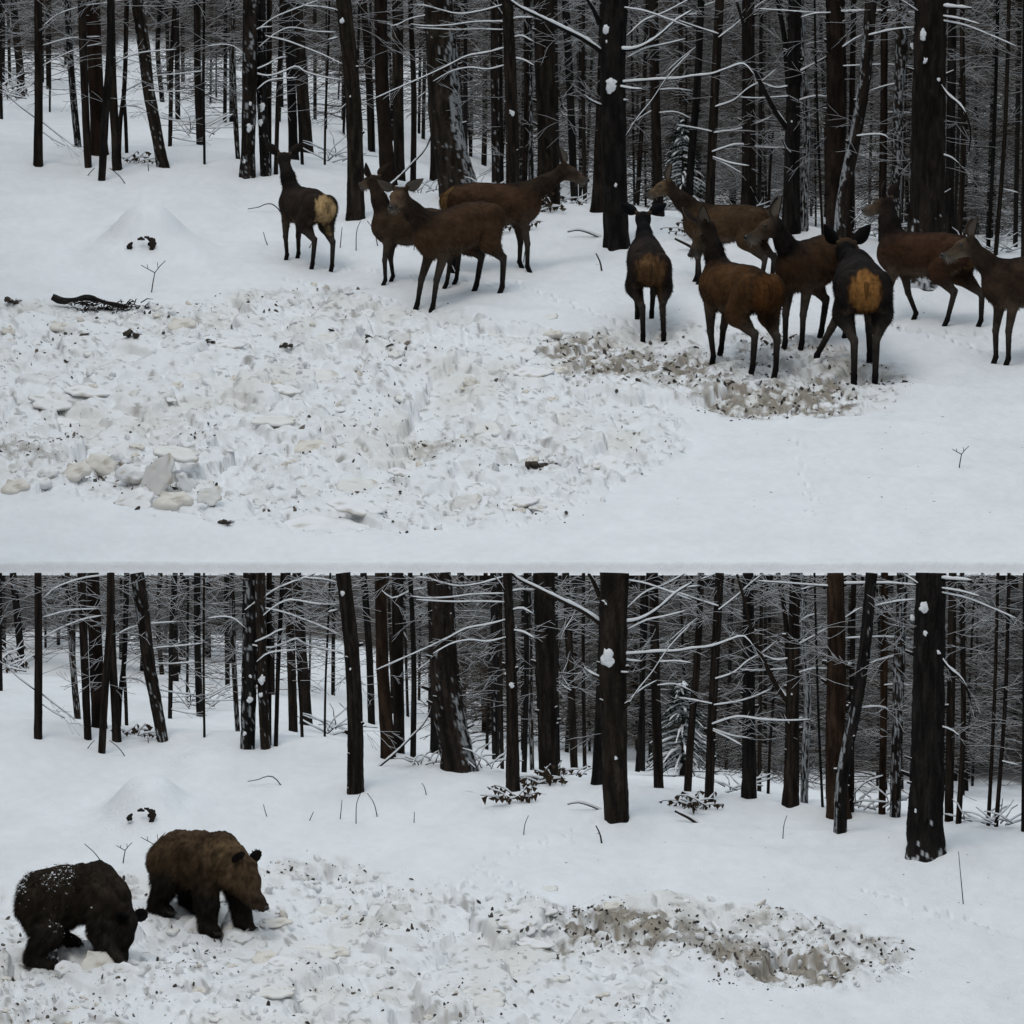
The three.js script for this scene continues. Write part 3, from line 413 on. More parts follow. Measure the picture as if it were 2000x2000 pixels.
// far thin trunks and their tangle of snow laden twigs, past counting
{
  const rnd = rng(4242), sprays = [], px0 = [0.04, 0.07, 0.04, 0.1, 0.13, 0.1, 0.17];
  for (let v = 0; v < 7; v++) {
    const b = new MB(), s = new MB();
    for (let i = 0; i < 17; i++) {
      const side = rnd() < 0.5 ? 1 : -1, y0 = (rnd() - 0.5) * 0.5, len = 0.25 + 0.6 * rnd(), pts = []; let x = 0, y = y0, zz = 0, vy = 0.35 - 0.6 * rnd(), vz = (rnd() - 0.5) * 0.8;
      for (let q = 0; q <= 5; q++) { pts.push(V(x, y, zz)); x += side * len / 5; y += vy * len / 5; zz += vz * len / 5; vy -= 0.08 + (rnd() - 0.5) * 0.4; }
      const rr = pts.map((_, q) => 0.0055 * (1 - 0.55 * q / 5)); b.tube(pts, rr, 3, null, false); addSnow(s, pts, rr, px0[v], rnd);
      for (let q = 1; q < 5; q++) if (rnd() < 0.6) { const t = [pts[q].clone()]; const e = pts[q].clone().add(V(side * (0.06 + 0.14 * rnd()), (rnd() - 0.55) * 0.2, (rnd() - 0.5) * 0.1)); t.push(pts[q].clone().lerp(e, 0.5).add(V(0, 0.02, 0)), e); const r2 = [0.004, 0.003, 0.002]; b.tube(t, r2, 3, null, false); addSnow(s, t, r2, 0.3, rnd); }
    }
    sprays.push([b.geo(), s.geo(), []]);
  }
  const stem = new MB(); { const p = []; for (let i = 0; i <= 8; i++) p.push(V(0, i / 8, 0)); stem.tube(p, f => 1 - 0.25 * f, 6, (x, y, z, f, a) => [0.03, 0.026, 0.024].map(v => v * (1 + 0.4 * noise(a * 2, f * 30, 1)))); }
  const mats = [], D = new THREE.Object3D();
  for (const up of [true, false]) {
    const N = up ? 230 : 200;
    for (let i = 0; i < N; i++) {
      const px = i < N * 0.45 ? rnd() * 2080 - 40 : 900 + rnd() * 1140, e = edgeRow(px), Ze = up ? 30.6 / (0.24 - (EYE - e) / F) : 27.675 / (0.24 + e / F);
      const Z = up ? Ze + 5 + 17 * rnd() : lerp(Math.max(Ze + 3.5, 112), 123.5, Math.sqrt(rnd())), X = (px - 1000) / F * Z, y0 = H(X, Z) - 0.05;
      const top = up ? y0 + 4.5 + rnd() * 3 : -0.03, h = top - y0, w = (0.013 + 0.03 * rnd() * rnd());
      if (h < 0.25) continue;
      D.position.set(X, y0, -Z); D.rotation.set(0, rnd() * 6.3, (rnd() - 0.5) * 0.12); D.scale.set(w, h, w); D.updateMatrix(); mats.push(D.matrix.clone());
      const vis = up ? Math.min(top, EYE / F * Z + 0.2) : -0.06, ns = Math.round((px > 1150 ? 8 : 5) * (up ? 1.15 : 0.9));
      for (let q = 0; q < ns; q++) {
        const sc = 0.6 + 0.8 * rnd() * rnd(); let y = lerp(y0 + 0.25, vis, Math.pow(rnd(), 0.75)), sy = sc; if (px > 1250) y = lerp(y0 + 0.1, vis, rnd());
        if (!up) { y = Math.min(y, -0.22); sy = Math.min(sc, (-0.03 - y) / 0.75); if (sy < 0.15) continue; }
        D.position.set(X - Math.tan(D.rotation.z) * 0, y, -Z); D.rotation.set(0, rnd() < 0.5 ? (rnd() - 0.5) * 1.4 : Math.PI + (rnd() - 0.5) * 1.4, 0); D.scale.set(sc, sy, sc); D.updateMatrix(); sprays[px < 800 ? Math.floor(rnd() * 4) : 2 + Math.floor(rnd() * 5)][2].push(D.matrix.clone());
      }
    }
  }
  const inst = (name, geo, mat, ms, label, cat) => { const o = new THREE.InstancedMesh(geo, mat, ms.length); ms.forEach((m, i) => o.setMatrixAt(i, m)); o.name = numbered(name); o.castShadow = o.receiveShadow = true; tag(o, label, cat, null, 'stuff'); scene.add(o); return o; };
  inst('distant_wood', stem.geo(), M.bark, mats, 'crowd of thin dark far trunks filling the wood behind both clearings', 'woods');
  const g = new THREE.Group(); g.name = 'thicket'; tag(g, 'tangle of fine snow covered twigs between the far trunks', 'thicket', null, 'stuff'); scene.add(g);
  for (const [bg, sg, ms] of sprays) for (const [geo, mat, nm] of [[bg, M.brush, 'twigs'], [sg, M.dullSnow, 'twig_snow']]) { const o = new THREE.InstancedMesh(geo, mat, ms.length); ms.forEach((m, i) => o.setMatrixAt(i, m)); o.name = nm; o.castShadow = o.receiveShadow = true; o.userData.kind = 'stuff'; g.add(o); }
}

// young spruce, fallen pole, brushwood, seedlings
function spruce(up) {
  const b = cv(2, [1850, 1090]), p = foot(b[0] + 12, b[1], up), Z = -p.z, k = mpp(Z), rnd = rng(up ? 91 : 92);
  const t = thing('young_spruce', p, 'small green spruce with snow on its boughs in ' + (up ? 'upper' : 'lower') + ' wood', 'tree', 'young spruces among the bare trees');
  const hgt = 185 * k, tr = new MB(); tr.tube([V(0, -0.05, 0), V(0.01, hgt * 0.5, 0), V(0, hgt, 0)], [0.03, 0.02, 0.006], 6, [0.03, 0.025, 0.02]); part('trunk', tr.geo(), M.bark, t);
  const nd = new MB(), sn = new MB();
  for (let i = 0; i < 120; i++) {
    const f = Math.pow(rnd(), 0.8), y = hgt * (0.08 + 0.9 * f), len = 0.42 * (1 - f * 0.85) * (0.7 + 0.5 * rnd()), a = rnd() * 6.28, pts = [], rr = [];
    for (let q = 0; q <= 5; q++) { const d = q / 5 * len; pts.push(V(Math.cos(a) * d, y + 0.05 * d - 0.5 * d * d / len * 0.9, Math.sin(a) * d)); rr.push(0.004); }
    nd.tube(pts, rr, 3, null, false);
    for (let q = 0; q < 26; q++) { const c = pts[1 + Math.floor(rnd() * 5)], w = 0.07 * (0.6 + rnd()), th = rnd() * 6.28, d = V(Math.cos(a) * 0.6 + Math.cos(th) * 0.7, (rnd() - 0.6) * 0.5, Math.sin(a) * 0.6 + Math.sin(th) * 0.7).normalize().multiplyScalar(w); const s = V(-d.z, 0.3 * d.x, d.x).normalize().multiplyScalar(0.008); const i0 = nd.v(c.x - s.x, c.y - s.y, c.z - s.z), i1 = nd.v(c.x + s.x, c.y + s.y, c.z + s.z), i2 = nd.v(c.x + d.x, c.y + d.y, c.z + d.z); nd.tri(i0, i1, i2); }
    addSnow(sn, pts, pts.map((_, q) => 0.016 * (0.4 + rnd())), 0.8, rnd);
  }
  part('crown', nd.geo(), M.needle, t); part('snow_layer', sn.geo(), M.snowLump, t);
}
spruce(true); spruce(false);
const rodMat = M.twig;
function rod(name, up, z, pts, w, snow, label, cat, group) {
  const q = pts.map(p => z ? cv(z, p) : p), b = q[q.length - 1], p0 = foot(b[0], b[1], up), Z = -p0.z, k = mpp(Z), rnd = rng(Math.round(b[0] * 7 + b[1])), t = thing(name, p0, label, cat, group);
  const wp = q.map(p => at(p[0], p[1], Z, up).sub(p0)); wp[wp.length - 1].y -= 0.03;
  const sp = spline(wp, 0.05), rr = sp.map((_, i) => w / 2 * k * (0.55 + 0.45 * i / sp.length)); const mb = new MB(); mb.tube(sp, rr, 6); part('stem', mb.geo(), rodMat, t);
  if (snow) { const s = new MB(); addSnow(s, sp, rr, snow, rnd); part('snow_ridge', s.geo(), M.snowLump, t); }
  return t;
}
for (const up of [true, false]) {
  const W = up ? 'upper' : 'lower';
  rod('fallen_pole', up, 2, [[548, 680], [500, 800], [420, 890], [330, 980], [232, 1042]], 5, 1.3, 'long thin pole propped diagonally against the giant trunk, ' + W + ' wood', 'fallen branch');
  rod('fallen_limb', up, 1, [[1335, 1126], [1400, 1114], [1430, 1100], [1462, 1098], [1490, 1115], [1528, 1148]], 3, 0.6, 'crooked thin limb lying on open snow in ' + W + ' clearing', 'fallen branch');
  rod('fallen_limb', up, 2, [[640, 1210], [690, 1190], [740, 1186], [805, 1190]], 4, 1.2, 'dark arched limb half buried left of leafy trunk, ' + W + ' clearing', 'fallen branch');
  rod('fallen_limb', up, 2, [[1265, 1250], [1320, 1240], [1390, 1258], [1440, 1280], [1468, 1275]], 5, 1.3, 'dark curved limb just left of the forked tree, ' + W + ' clearing', 'fallen branch');
  rod('fallen_limb', up, 2, [[1040, 1200], [1100, 1192], [1175, 1200]], 5, 1, 'short straight limb lying right of dead leaves, ' + W + ' clearing', 'fallen branch');
  rod('fallen_limb', up, 3, [[50, 1285], [80, 1300], [130, 1325], [190, 1350]], 9, 1.2, 'snow covered log end below the brush pile, ' + W + ' clearing', 'fallen branch');
  const S = [[1, [[115, 940], [105, 935], [92, 925]], 'far left beside lone trunk'], [1, [[510, 905], [490, 925], [460, 950]], 'left of the crooked front trunk'], [1, [[590, 905], [640, 945], [685, 990]], 'right of the crooked front trunk'], [1, [[797, 880], [802, 925]], 'before the leaning curved trunk'], [1, [[330, 1490], [305, 1470], [318, 1440], [300, 1400]], 'x'], [2, [[50, 1225], [38, 1335]], 'left below the tall smooth leaner'], [2, [[150, 1190], [130, 1240], [125, 1355]], 'right below the tall smooth leaner'], [2, [[185, 1190], [220, 1240], [245, 1325]], 'arching right of the tall smooth leaner'], [2, [[480, 1135], [495, 1160], [508, 1205]], 'before the giant rough trunk'], [2, [[440, 1290], [437, 1350]], 'in open snow below the giant trunk'], [2, [[1055, 1310], [1035, 1360], [1028, 1415]], 'in open snow left of the forked tree'], [2, [[1418, 1365], [1440, 1410], [1452, 1460]], 'dark and stout left below the forked tree'], [3, [[655, 1310], [640, 1350], [630, 1440]], 'slender in front of the limb bearing trunk'], [1, [[1420, 1250], [1430, 1290], [1448, 1322]], 'mid left open snow'], [1, [[1690, 1290], [1660, 1340]], 'open snow near the tall leaner']];
  for (const [z, p, d] of S) if (d !== 'x') rod('seedling', up, z, p, d.includes('stout') ? 4.2 : 2.2, 0, 'thin bare twig poking from snow, ' + d + ', ' + W + ' clearing', 'twig', 'bare twigs standing in the snow');
  // forked seedlings
  const fk = (px, r, h, d) => { const p = foot(px, r, up), k = mpp(-p.z), t = thing('forked_seedling', p, d, 'twig', 'bare twigs standing in the snow'), mb = new MB(), T = (a, w) => mb.tube(a.map(q => V(q[0] * h * k, q[1] * h * k, 0.02 * q[1])), a.map((_, i) => w * k * (1 - 0.4 * i / a.length)), 5); T([[0, -0.1], [0.06, 0.3], [0.12, 0.62]], 1.3); T([[0.12, 0.62], [-0.1, 0.74], [-0.32, 0.86]], 0.9); T([[0.12, 0.62], [0.3, 0.85], [0.46, 1]], 0.9); T([[0.22, 0.75], [0.2, 0.95]], 0.7); T([[-0.1, 0.74], [-0.12, 0.88]], 0.7); part('stem', mb.geo(), M.twig, t); };
  fk(295, 572, 62, 'forked bare twig right of the snow mound in ' + W + ' clearing');
  if (up) fk(1873, 915, 42, 'small forked twig alone in smooth snow at lower right of upper clearing');
  else { fk(240, 568, 40, 'bent forked twig above the smaller bear'); rod('seedling', false, 0, [[165, 530], [185, 548], [210, 575]], 2.4, 0, 'slanting bare twig between the bears and the snow mound', 'twig'); rod('seedling', false, 0, [[1872, 545], [1876, 590], [1882, 648]], 2.2, 0, 'thin tall twig right of the largest trunk in lower clearing', 'twig'); }
  // dead leafy brush
  const brush = (px, r, w, h, n, label, sd, leaves) => {
    const p = foot(px, r, up), k = mpp(-p.z), rnd = rng(sd), t = thing('brush_pile', p, label, 'brushwood'), tw = new MB(), sn = new MB(), lf = new MB();
    for (let i = 0; i < n; i++) { const x0 = (rnd() - 0.5) * w * k, pts = []; let x = x0, y = rnd() * h * 0.3 * k, z = (rnd() - 0.5) * 0.3, a = (rnd() - 0.5) * 2.6; for (let q = 0; q <= 4; q++) { pts.push(V(x, y, z)); x += Math.sin(a) * h * k * 0.32; y += Math.max(-0.1, Math.cos(a)) * h * k * 0.22; a += (rnd() - 0.3) * 0.7 * Math.sign(a); z += (rnd() - 0.5) * 0.06; } const rr = pts.map((_, q) => 0.006 * (1 - 0.12 * q)); tw.tube(pts, rr, 4); addSnow(sn, pts, rr, 1.5, rnd);
      for (let q = 0; q < leaves; q++) { const c = pts[1 + Math.floor(rnd() * 4)], s = 0.02 + 0.02 * rnd(), th = rnd() * 6.28, dx = Math.cos(th) * s, dy = -s * (0.4 + 1.2 * rnd()), b0 = lf.v(c.x, c.y, c.z), b1 = lf.v(c.x + dx - s * 0.5, c.y + dy * 0.6, c.z + 0.02), b2 = lf.v(c.x + dx * 0.6, c.y + dy * 1.5, c.z + 0.01), b3 = lf.v(c.x + dx + s * 0.5, c.y + dy * 0.5, c.z - 0.01); lf.tri(b0, b1, b2); lf.tri(b0, b2, b3); } }
    part('twigs', tw.geo(), M.twig, t).userData.kind = 'stuff'; part('snow_ridge', sn.geo(), M.snowLump, t); if (leaves) { part('leaves', lf.geo(), M.leaf, t).userData.kind = 'stuff'; }
  };
  brush(1010, 452, 55, 42, 8, 'brown dead leaves hanging at the foot of the smooth front trunk, ' + W, 11, 9);
  brush(1070, 415, 90, 36, 9, 'snowy leafy brush between the stout and smooth trunks, ' + W, 12, 8);
  brush(1125, 400, 90, 30, 12, 'heap of snow covered sticks beside the stout trunk, ' + W, 13, 2);
  brush(1365, 468, 60, 46, 12, 'dark brush pile below the many branched trunk, ' + W, 14, 6);
  brush(1440, 432, 50, 50, 10, 'bare shrub between straight grey and limb bearing trunks, ' + W, 15, 0);
  brush(1700, 468, 80, 60, 14, 'bare branching shrub left of the largest trunk, ' + W, 16, 0);
  brush(1930, 495, 110, 50, 16, 'low snowy scrub at right edge behind the two poles, ' + W, 17, 0);
  brush(260, 322, 40, 30, 8, 'small snowy shrub at the foot of the left clump, ' + W, 18, 3);
  brush(668, 320, 60, 60, 12, 'bare shrub left of the tall smooth leaner, ' + W, 19, 0);
  brush(830, 378, 70, 30, 10, 'low arching sprigs left of the giant rough trunk, ' + W, 20, 0);
  brush(945, 392, 60, 60, 10, 'thin upright shoots right of the giant rough trunk, ' + W, 21, 0);
  brush(20, 195, 90, 60, 14, 'snowy scrub on the slope at far left, ' + W, 22, 2);
  brush(395, 268, 60, 70, 12, 'upright shrub behind the slim straight pole, ' + W, 23, 0);
  // stump under its cap of snow: dark roots arching from a hollow
  { const p = foot(277, 482, up), k = mpp(-p.z), t = thing('tree_stump', p, 'dark stump hollow under a rounded snow mound in ' + W + ' clearing', 'stump', 'snow capped stumps'), mb = new MB(); const A = (q, w) => mb.tube(q.map(v => V(v[0] * k, v[1] * k, 0.05 + (v[2] || 0))), w.map(v => v * k), 7); A([[-24, -3], [-19, 1], [-15, 6]], [2.5, 4, 1.5]); A([[-19, -4], [-15, -1]], [3.5, 1]); A([[-7, 10], [-1, 12], [5, 10]], [1.5, 3, 1.2]); A([[9, 12], [15, 10], [19, 4], [16, -5], [12, -7]], [1.5, 4.5, 5.5, 4, 1]); A([[4, 14], [12, 13]], [1.5, 2.5]); for (const [x, y, r] of [[-20, -2, 4], [15, 3, 6], [17, 8, 4], [0, 12, 3]]) mb.blob(x * k, y * k, 0.04, r * k, r * 0.9 * k, r * k, x + 40, null, 0.9); part('root', mb.geo().scale(1.2, 1.25, 1), M.twig, t); }
}
// the dark torn branch with its nest of sticks, upper clearing
{ const p = foot(210, 600, true), k = mpp(-p.z), rnd = rng(5), t = thing('fallen_branch', p, 'thick dark broken branch over a nest of sticks at left of upper clearing', 'fallen branch'), mb = new MB();
  const lim = [[-108, 16], [-90, 8], [-62, 11], [-40, 14], [-22, 11], [0, 4], [30, -2], [62, -8], [100, 0]].map(q => V(q[0] * k, q[1] * k + 0.02, 0.05)); const sp = spline(lim, 0.04); mb.tube(sp, f => k * (6.5 * (1 - f * 0.6)) * (1 + 0.25 * Math.sin(f * 23)), 9, (x, y, z, f, a) => [0.03, 0.027, 0.026].map(v => v * (1 + 0.5 * noise(a * 3, f * 40, 2)))); part('limb', mb.geo(), M.bark, t);
  const tw = new MB(); for (let i = 0; i < 120; i++) { const x = (-75 + 150 * rnd()) * k, y = (-16 + 24 * rnd()) * k, a = rnd() * 3.14 - 0.4, l = (14 + 26 * rnd()) * k; tw.tube([V(x, y, 0.1 + 0.2 * rnd()), V(x + Math.cos(a) * l * 0.5, y + Math.sin(a) * l * 0.22 + 0.01, 0.15), V(x + Math.cos(a) * l, y + Math.sin(a) * l * 0.3 - 0.01, 0.2)], [0.007, 0.006, 0.003], 4); } part('sticks', tw.geo(), M.twig, t).userData.kind = 'stuff'; const sc = new MB(); addSnow(sc, sp.slice(3), sp.slice(3).map(() => 0.02), 0.7, rnd); part('snow_ridge', sc.geo(), M.snowLump, t); }
for (const [px, r, w, d] of [[28, 590, 34, 'dark chunk of wood at the left picture edge, upper clearing'], [262, 655, 40, 'dark log stub in snow below the broken branch, upper clearing'], [408, 668, 22, 'small dark clod among ice slabs left of centre, upper clearing'], [560, 678, 26, 'grey frozen clod on churned snow, upper clearing'], [1050, 912, 44, 'dark gnarled root bit in the churned snow, upper clearing'], [445, 1020, 26, 'dark bark scrap near the bottom left, upper clearing'], [1415, 805, 14, 'small dark clod below the dirty patch, upper clearing'], [1762, 747, 20, 'dark dung lump right of the rear facing deer, upper clearing'], [205, 905, 52, 'grey muddy boulder of ice at lower left, upper clearing']]) {
  const p = foot(px, r, true), k = mpp(-p.z), t = thing('frozen_clod', p, d, 'clod'), mb = new MB(); for (let i = 0; i < 4; i++) mb.blob((hash(i, px, 1) - 0.5) * w * 0.9 * k, (hash(i, px, 2) * 0.3 - 0.12) * w * k * 0.6, 0.04 * i, w * 0.2 * k, w * 0.13 * k, w * 0.2 * k, i + px, null, 1); part('lump', mb.geo(), w > 50 ? M.dullSnow : M.mud, t); if (w > 20) { const s = new MB(); for (let i = 0; i < 3; i++) s.blob((hash(i, px, 5) - 0.5) * w * 0.7 * k, w * 0.1 * k, 0.03 * i, w * 0.17 * k, w * 0.07 * k, w * 0.16 * k, i + px, null, 0.5); part('snow_cap', s.geo(), M.snowLump, t); } }

// broken ice slabs (each a piece of the ground), clods, dark crumbs
{
  const rnd = rng(31), variants = [];
  for (let v = 0; v < 10; v++) {
    const n = 18, mb = new MB(), tint = [[0.8, 0.81, 0.83], [0.78, 0.79, 0.8], [0.76, 0.755, 0.74], [0.71, 0.68, 0.63], [0.79, 0.8, 0.82]][v % 5], out = [];
    for (let i = 0; i < n; i++) { const a = i / n * 6.283; out.push(0.4 + 0.13 * noise(Math.cos(a) * 1.3 + v * 9, Math.sin(a) * 1.3, v) + 0.09 * noise(Math.cos(a) * 3.7 + v * 5, Math.sin(a) * 3.7, v + 3) + 0.03 * rnd()); }
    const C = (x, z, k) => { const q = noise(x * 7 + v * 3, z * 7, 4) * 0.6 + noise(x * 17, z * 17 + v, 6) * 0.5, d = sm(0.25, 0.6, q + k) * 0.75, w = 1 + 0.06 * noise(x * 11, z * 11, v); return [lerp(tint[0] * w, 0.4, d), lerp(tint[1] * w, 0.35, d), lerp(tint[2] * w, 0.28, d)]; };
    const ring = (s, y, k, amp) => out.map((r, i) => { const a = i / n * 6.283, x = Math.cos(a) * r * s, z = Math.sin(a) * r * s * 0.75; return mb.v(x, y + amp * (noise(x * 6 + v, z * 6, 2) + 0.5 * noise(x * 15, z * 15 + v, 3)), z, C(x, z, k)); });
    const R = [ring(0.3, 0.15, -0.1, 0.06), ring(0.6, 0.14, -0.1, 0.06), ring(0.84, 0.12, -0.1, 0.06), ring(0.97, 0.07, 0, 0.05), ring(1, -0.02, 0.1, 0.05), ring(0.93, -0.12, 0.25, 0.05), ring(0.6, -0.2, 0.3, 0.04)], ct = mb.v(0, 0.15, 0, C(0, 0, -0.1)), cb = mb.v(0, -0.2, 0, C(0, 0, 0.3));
    for (let i = 0; i < n; i++) { const j = (i + 1) % n; mb.tri(ct, R[0][j], R[0][i]); for (let q = 0; q < 6; q++) { mb.tri(R[q][i], R[q][j], R[q + 1][i]); mb.tri(R[q][j], R[q + 1][j], R[q + 1][i]); } mb.tri(cb, R[6][i], R[6][j]); }
    variants.push(mb.geo());
  }
  const slab = (px, r, up, w, tilt, yaw, thick, v, lift = 0, roll = null) => { const p = foot(px, r, up), k = mpp(-p.z), m = part('ice_slab', variants[v], M.ice, ground); m.position.copy(p).add(V(0, lift * k * 0.45, 0)); m.rotation.set(0.42 + tilt * 0.8, yaw * 0.5, roll ?? 0.25 * (rnd() - 0.5), 'YXZ'); const s = w * k; m.scale.set(s, s * thick, s * (0.8 + 0.4 * rnd())); };
  for (const [px, r, w, tilt, yaw, th, v, lift] of [[178, 770, 112, -0.05, 0, 0.22, 0, 8], [95, 790, 100, 0.1, 0.5, 0.3, 1, 4], [128, 826, 70, 0, 0.3, 0.3, 0, 2], [450, 676, 74, -0.05, 0, 0.3, 0, 8], [540, 826, 110, -0.1, 0.1, 0.25, 2, 6], [355, 638, 60, 0.4, 0.4, 0.5, 3, 3], [560, 765, 76, 0.05, 0.2, 0.3, 0, 3], [620, 745, 120, 0.1, 0, 0.2, 2, 2], [375, 740, 60, 0.05, 0.3, 0.25, 2, 4], [640, 665, 60, 0.5, -0.4, 0.4, 2, 2], [605, 880, 74, 0.2, 0.1, 0.5, 3, 0], [612, 905, 44, 0.2, 0.2, 0.5, 0, 2], [330, 792, 40, 0, 0, 0.3, 0, 3], [118, 640, 46, 0.3, 0.8, 0.6, 3, 2], [915, 985, 76, 0.75, -0.5, 0.45, 2, 0], [705, 955, 110, 0.4, 0.4, 0.3, 2, 2], [700, 990, 130, 0, 0, 0.2, 0, 0], [640, 1030, 190, -0.05, 0, 0.12, 0, 2], [1020, 985, 80, 0, -0.2, 0.3, 0, 3], [1060, 988, 90, 0.05, 0.4, 0.25, 1, 3], [1190, 910, 80, 0.1, 0.4, 0.25, 4, 3], [1045, 730, 90, 0, 0, 0.22, 0, 5], [790, 665, 40, 0.9, 0.4, 0.5, 2, 3], [770, 695, 30, 0.3, 0.4, 0.8, 2, 2], [1010, 690, 90, 0.2, 0, 0.3, 4, 0], [1440, 720, 36, 1.3, 1.2, 0.5, 0, 4], [1500, 730, 44, 0.9, 0.4, 0.6, 0, 4], [1180, 712, 36, 1.0, 0.2, 0.5, 0, 4], [1075, 622, 44, 0.1, 0, 0.4, 2, 2], [790, 925, 70, 0, 0.4, 0.3, 0, 3], [960, 845, 80, 0.3, 0, 0.4, 2, 2]])
    { slab(px, r, true, w, tilt, yaw, th, v, lift); if (px > 480 && r < 860) slab(px, r, false, w, tilt, yaw, th, v, lift); }
  for (const [px, r, w, tilt, yaw, th, v, lift] of [[190, 770, 70, 0.9, 0.2, 0.6, 3, 4], [255, 780, 70, 0.7, -0.4, 0.7, 0, 0], [140, 775, 70, 0.6, 0.4, 0.5, 0, 0], [400, 700, 90, 0.8, 0.1, 0.5, 0, -4], [470, 720, 60, 0.7, -0.2, 0.6, 0, -2], [540, 690, 70, 0, 0.5, 0.25, 3, 2], [520, 755, 60, 0.3, 0.6, 0.4, 3, 2], [265, 630, 50, 1.1, 0.6, 0.5, 1, 4], [655, 745, 60, 0.1, 0, 0.4, 3, 2]]) slab(px, r, false, w, tilt, yaw, th, v, lift);
  // the heap of upended slabs at the lower left of the upper clearing
  for (const [px, r, w, tilt, yaw, th, v, lift, roll] of [[312, 965, 118, 0.95, -0.2, 0.4, 2, 70, 0.75], [350, 930, 116, -0.02, 0.2, 0.32, 2, 92, -0.16], [360, 962, 62, 1.0, 0.4, 0.5, 1, 40, -0.6], [264, 948, 84, 0.7, 0.2, 0.9, 0, 40, 0.1], [338, 990, 84, 0.35, 0.2, 0.9, 3, 14, 0], [262, 985, 90, 0.3, -0.3, 0.6, 4, 8, 0.1], [412, 990, 66, 0.95, 0.6, 0.4, 2, 40, 0.55], [195, 930, 76, 0.7, 0.2, 0.9, 8, 40, -0.1], [150, 945, 60, 0.5, 0.2, 0.8, 3, 20, 0.2], [240, 905, 46, 0.8, 0.4, 0.7, 0, 20, -0.3], [30, 960, 60, 0.5, 0, 0.8, 3, 14, 0.1], [95, 935, 50, 0.6, 0, 0.7, 0, 20, 0.3]]) slab(px, r, true, w, tilt, yaw, th, v, lift, roll);
  for (const up of [true, false]) for (let i = 0, n = 0; n < 62 && i < 3000; i++) { const px = rnd() * 1340, r = 560 + rnd() * (up ? 470 : 318); if (churn(px, r, 0) < 0.7 || (!up && px < 500 && r < 700)) continue; n++; slab(px, r, up, 18 + 34 * rnd() * rnd(), (rnd() - 0.25) * 0.8, (rnd() - 0.5) * 3, 0.4 + 0.6 * rnd(), Math.floor(rnd() * 10), 1); }
  const ico = new MB(); ico.blob(0, 0, 0, 1, 0.75, 1, 3, null, 0.5); const cg = ico.geo(), ico2 = new MB(); ico2.blob(0, 0, 0, 1, 0.6, 0.9, 9, null, 0.95); const dg = ico2.geo();
  const clod = [], crumb = [], D = new THREE.Object3D(), cc = [], dc = [];
  for (const up of [true, false]) {
    for (let i = 0, n = 0; n < 650 && i < 60000; i++) { const px = rnd() * 1800 - 10, r = 545 + rnd() * (up ? 510 : 345), m = churn(px, r, fbm(px * 0.01, r * 0.02, 1)) * (0.15 + 0.85 * sm(-0.2, 0.3, fbm(px * 0.006, r * 0.016, up ? 6 : 9))); if (rnd() > m) continue; n++; const p = foot0(px, r, up), k = mpp(-p.z), s = (1.6 + 9 * rnd() ** 3) * k; D.position.copy(p).add(V(0, s * 0.1, 0)); D.rotation.set(rnd() * 6, rnd() * 6, rnd() * 6); D.scale.set(s * (0.8 + 0.9 * rnd()), s * (0.6 + 0.4 * rnd()), s); D.updateMatrix(); clod.push(D.matrix.clone()); const w = rnd() < 0.1 ? 1 : 0; cc.push(w ? [0.7, 0.66, 0.6] : [0.78, 0.79, 0.81]); }
    for (let i = 0, n = 0; n < 2300 && i < 60000; i++) { const px = rnd() * 1800 - 10, r = 560 + rnd() * (up ? 480 : 330), wob = fbm(px * 0.013, r * 0.03, 2), m = 0.17 * churn(px, r, wob) * (0.1 + 1.6 * sm(0, 0.45, fbm(px * 0.008, r * 0.02, up ? 3 : 5))) + 0.95 * dirt(px, r, wob); if (rnd() > m) continue; n++; const p = foot0(px, r, up), k = mpp(-p.z), s = (0.7 + 3.8 * rnd() ** 4) * k; D.position.copy(p).add(V(0, s * 0.2, 0)); D.rotation.set(rnd() * 6, rnd() * 6, rnd() * 6); D.scale.set(s * (0.8 + 1.6 * rnd()), s * 0.8, s); D.updateMatrix(); crumb.push(D.matrix.clone()); const q = 0.6 + rnd() * rnd() * 3.5; dc.push([0.06 * q, 0.052 * q, 0.043 * q]); }
    for (let i = 0; i < 70; i++) { const px = 1100 + rnd() * 900, r = 500 + rnd() * (up ? 560 : 380), p = foot0(px, r, up), k = mpp(-p.z), s = (0.8 + 1.6 * rnd() ** 2) * k; D.position.copy(p); D.rotation.set(0, rnd() * 6, 0); D.scale.set(s * 1.6, s * 0.6, s); D.updateMatrix(); crumb.push(D.matrix.clone()); dc.push([0.12, 0.11, 0.1]); }
  }
  const mk = (name, g, mat, ms, cs) => { const o = new THREE.InstancedMesh(g, mat, ms.length); ms.forEach((m, i) => { o.setMatrixAt(i, m); o.setColorAt(i, new THREE.Color().setRGB(...cs[i])); }); o.name = name; o.castShadow = o.receiveShadow = true; o.userData.kind = 'stuff'; ground.add(o); };
  mk('snow_clods', cg, new THREE.MeshStandardMaterial({ roughness: 0.9 }), clod, cc); mk('dirt_crumbs', dg, new THREE.MeshStandardMaterial({ roughness: 0.95 }), crumb, dc);
}
function foot0(px, r, up) { // quick version of foot for thousands of crumbs
  const abs = up ? r : r + EYE; let a = up ? 127.4 : 92, b = up ? 168 : 123, e = edgeRow(px); b = up ? 30.6 / (0.24 - (EYE - e) / F) : 27.675 / (0.24 + e / F);
  for (let i = 0; i < 22; i++) { const Z = (a + b) / 2; if (G0((px - 1000) / F * Z, Z) >= (EYE - abs) / F * Z) b = Z; else a = Z; }
  const Z = (a + b) / 2, X = (px - 1000) / F * Z; return V(X, H(X, Z), -Z);
}

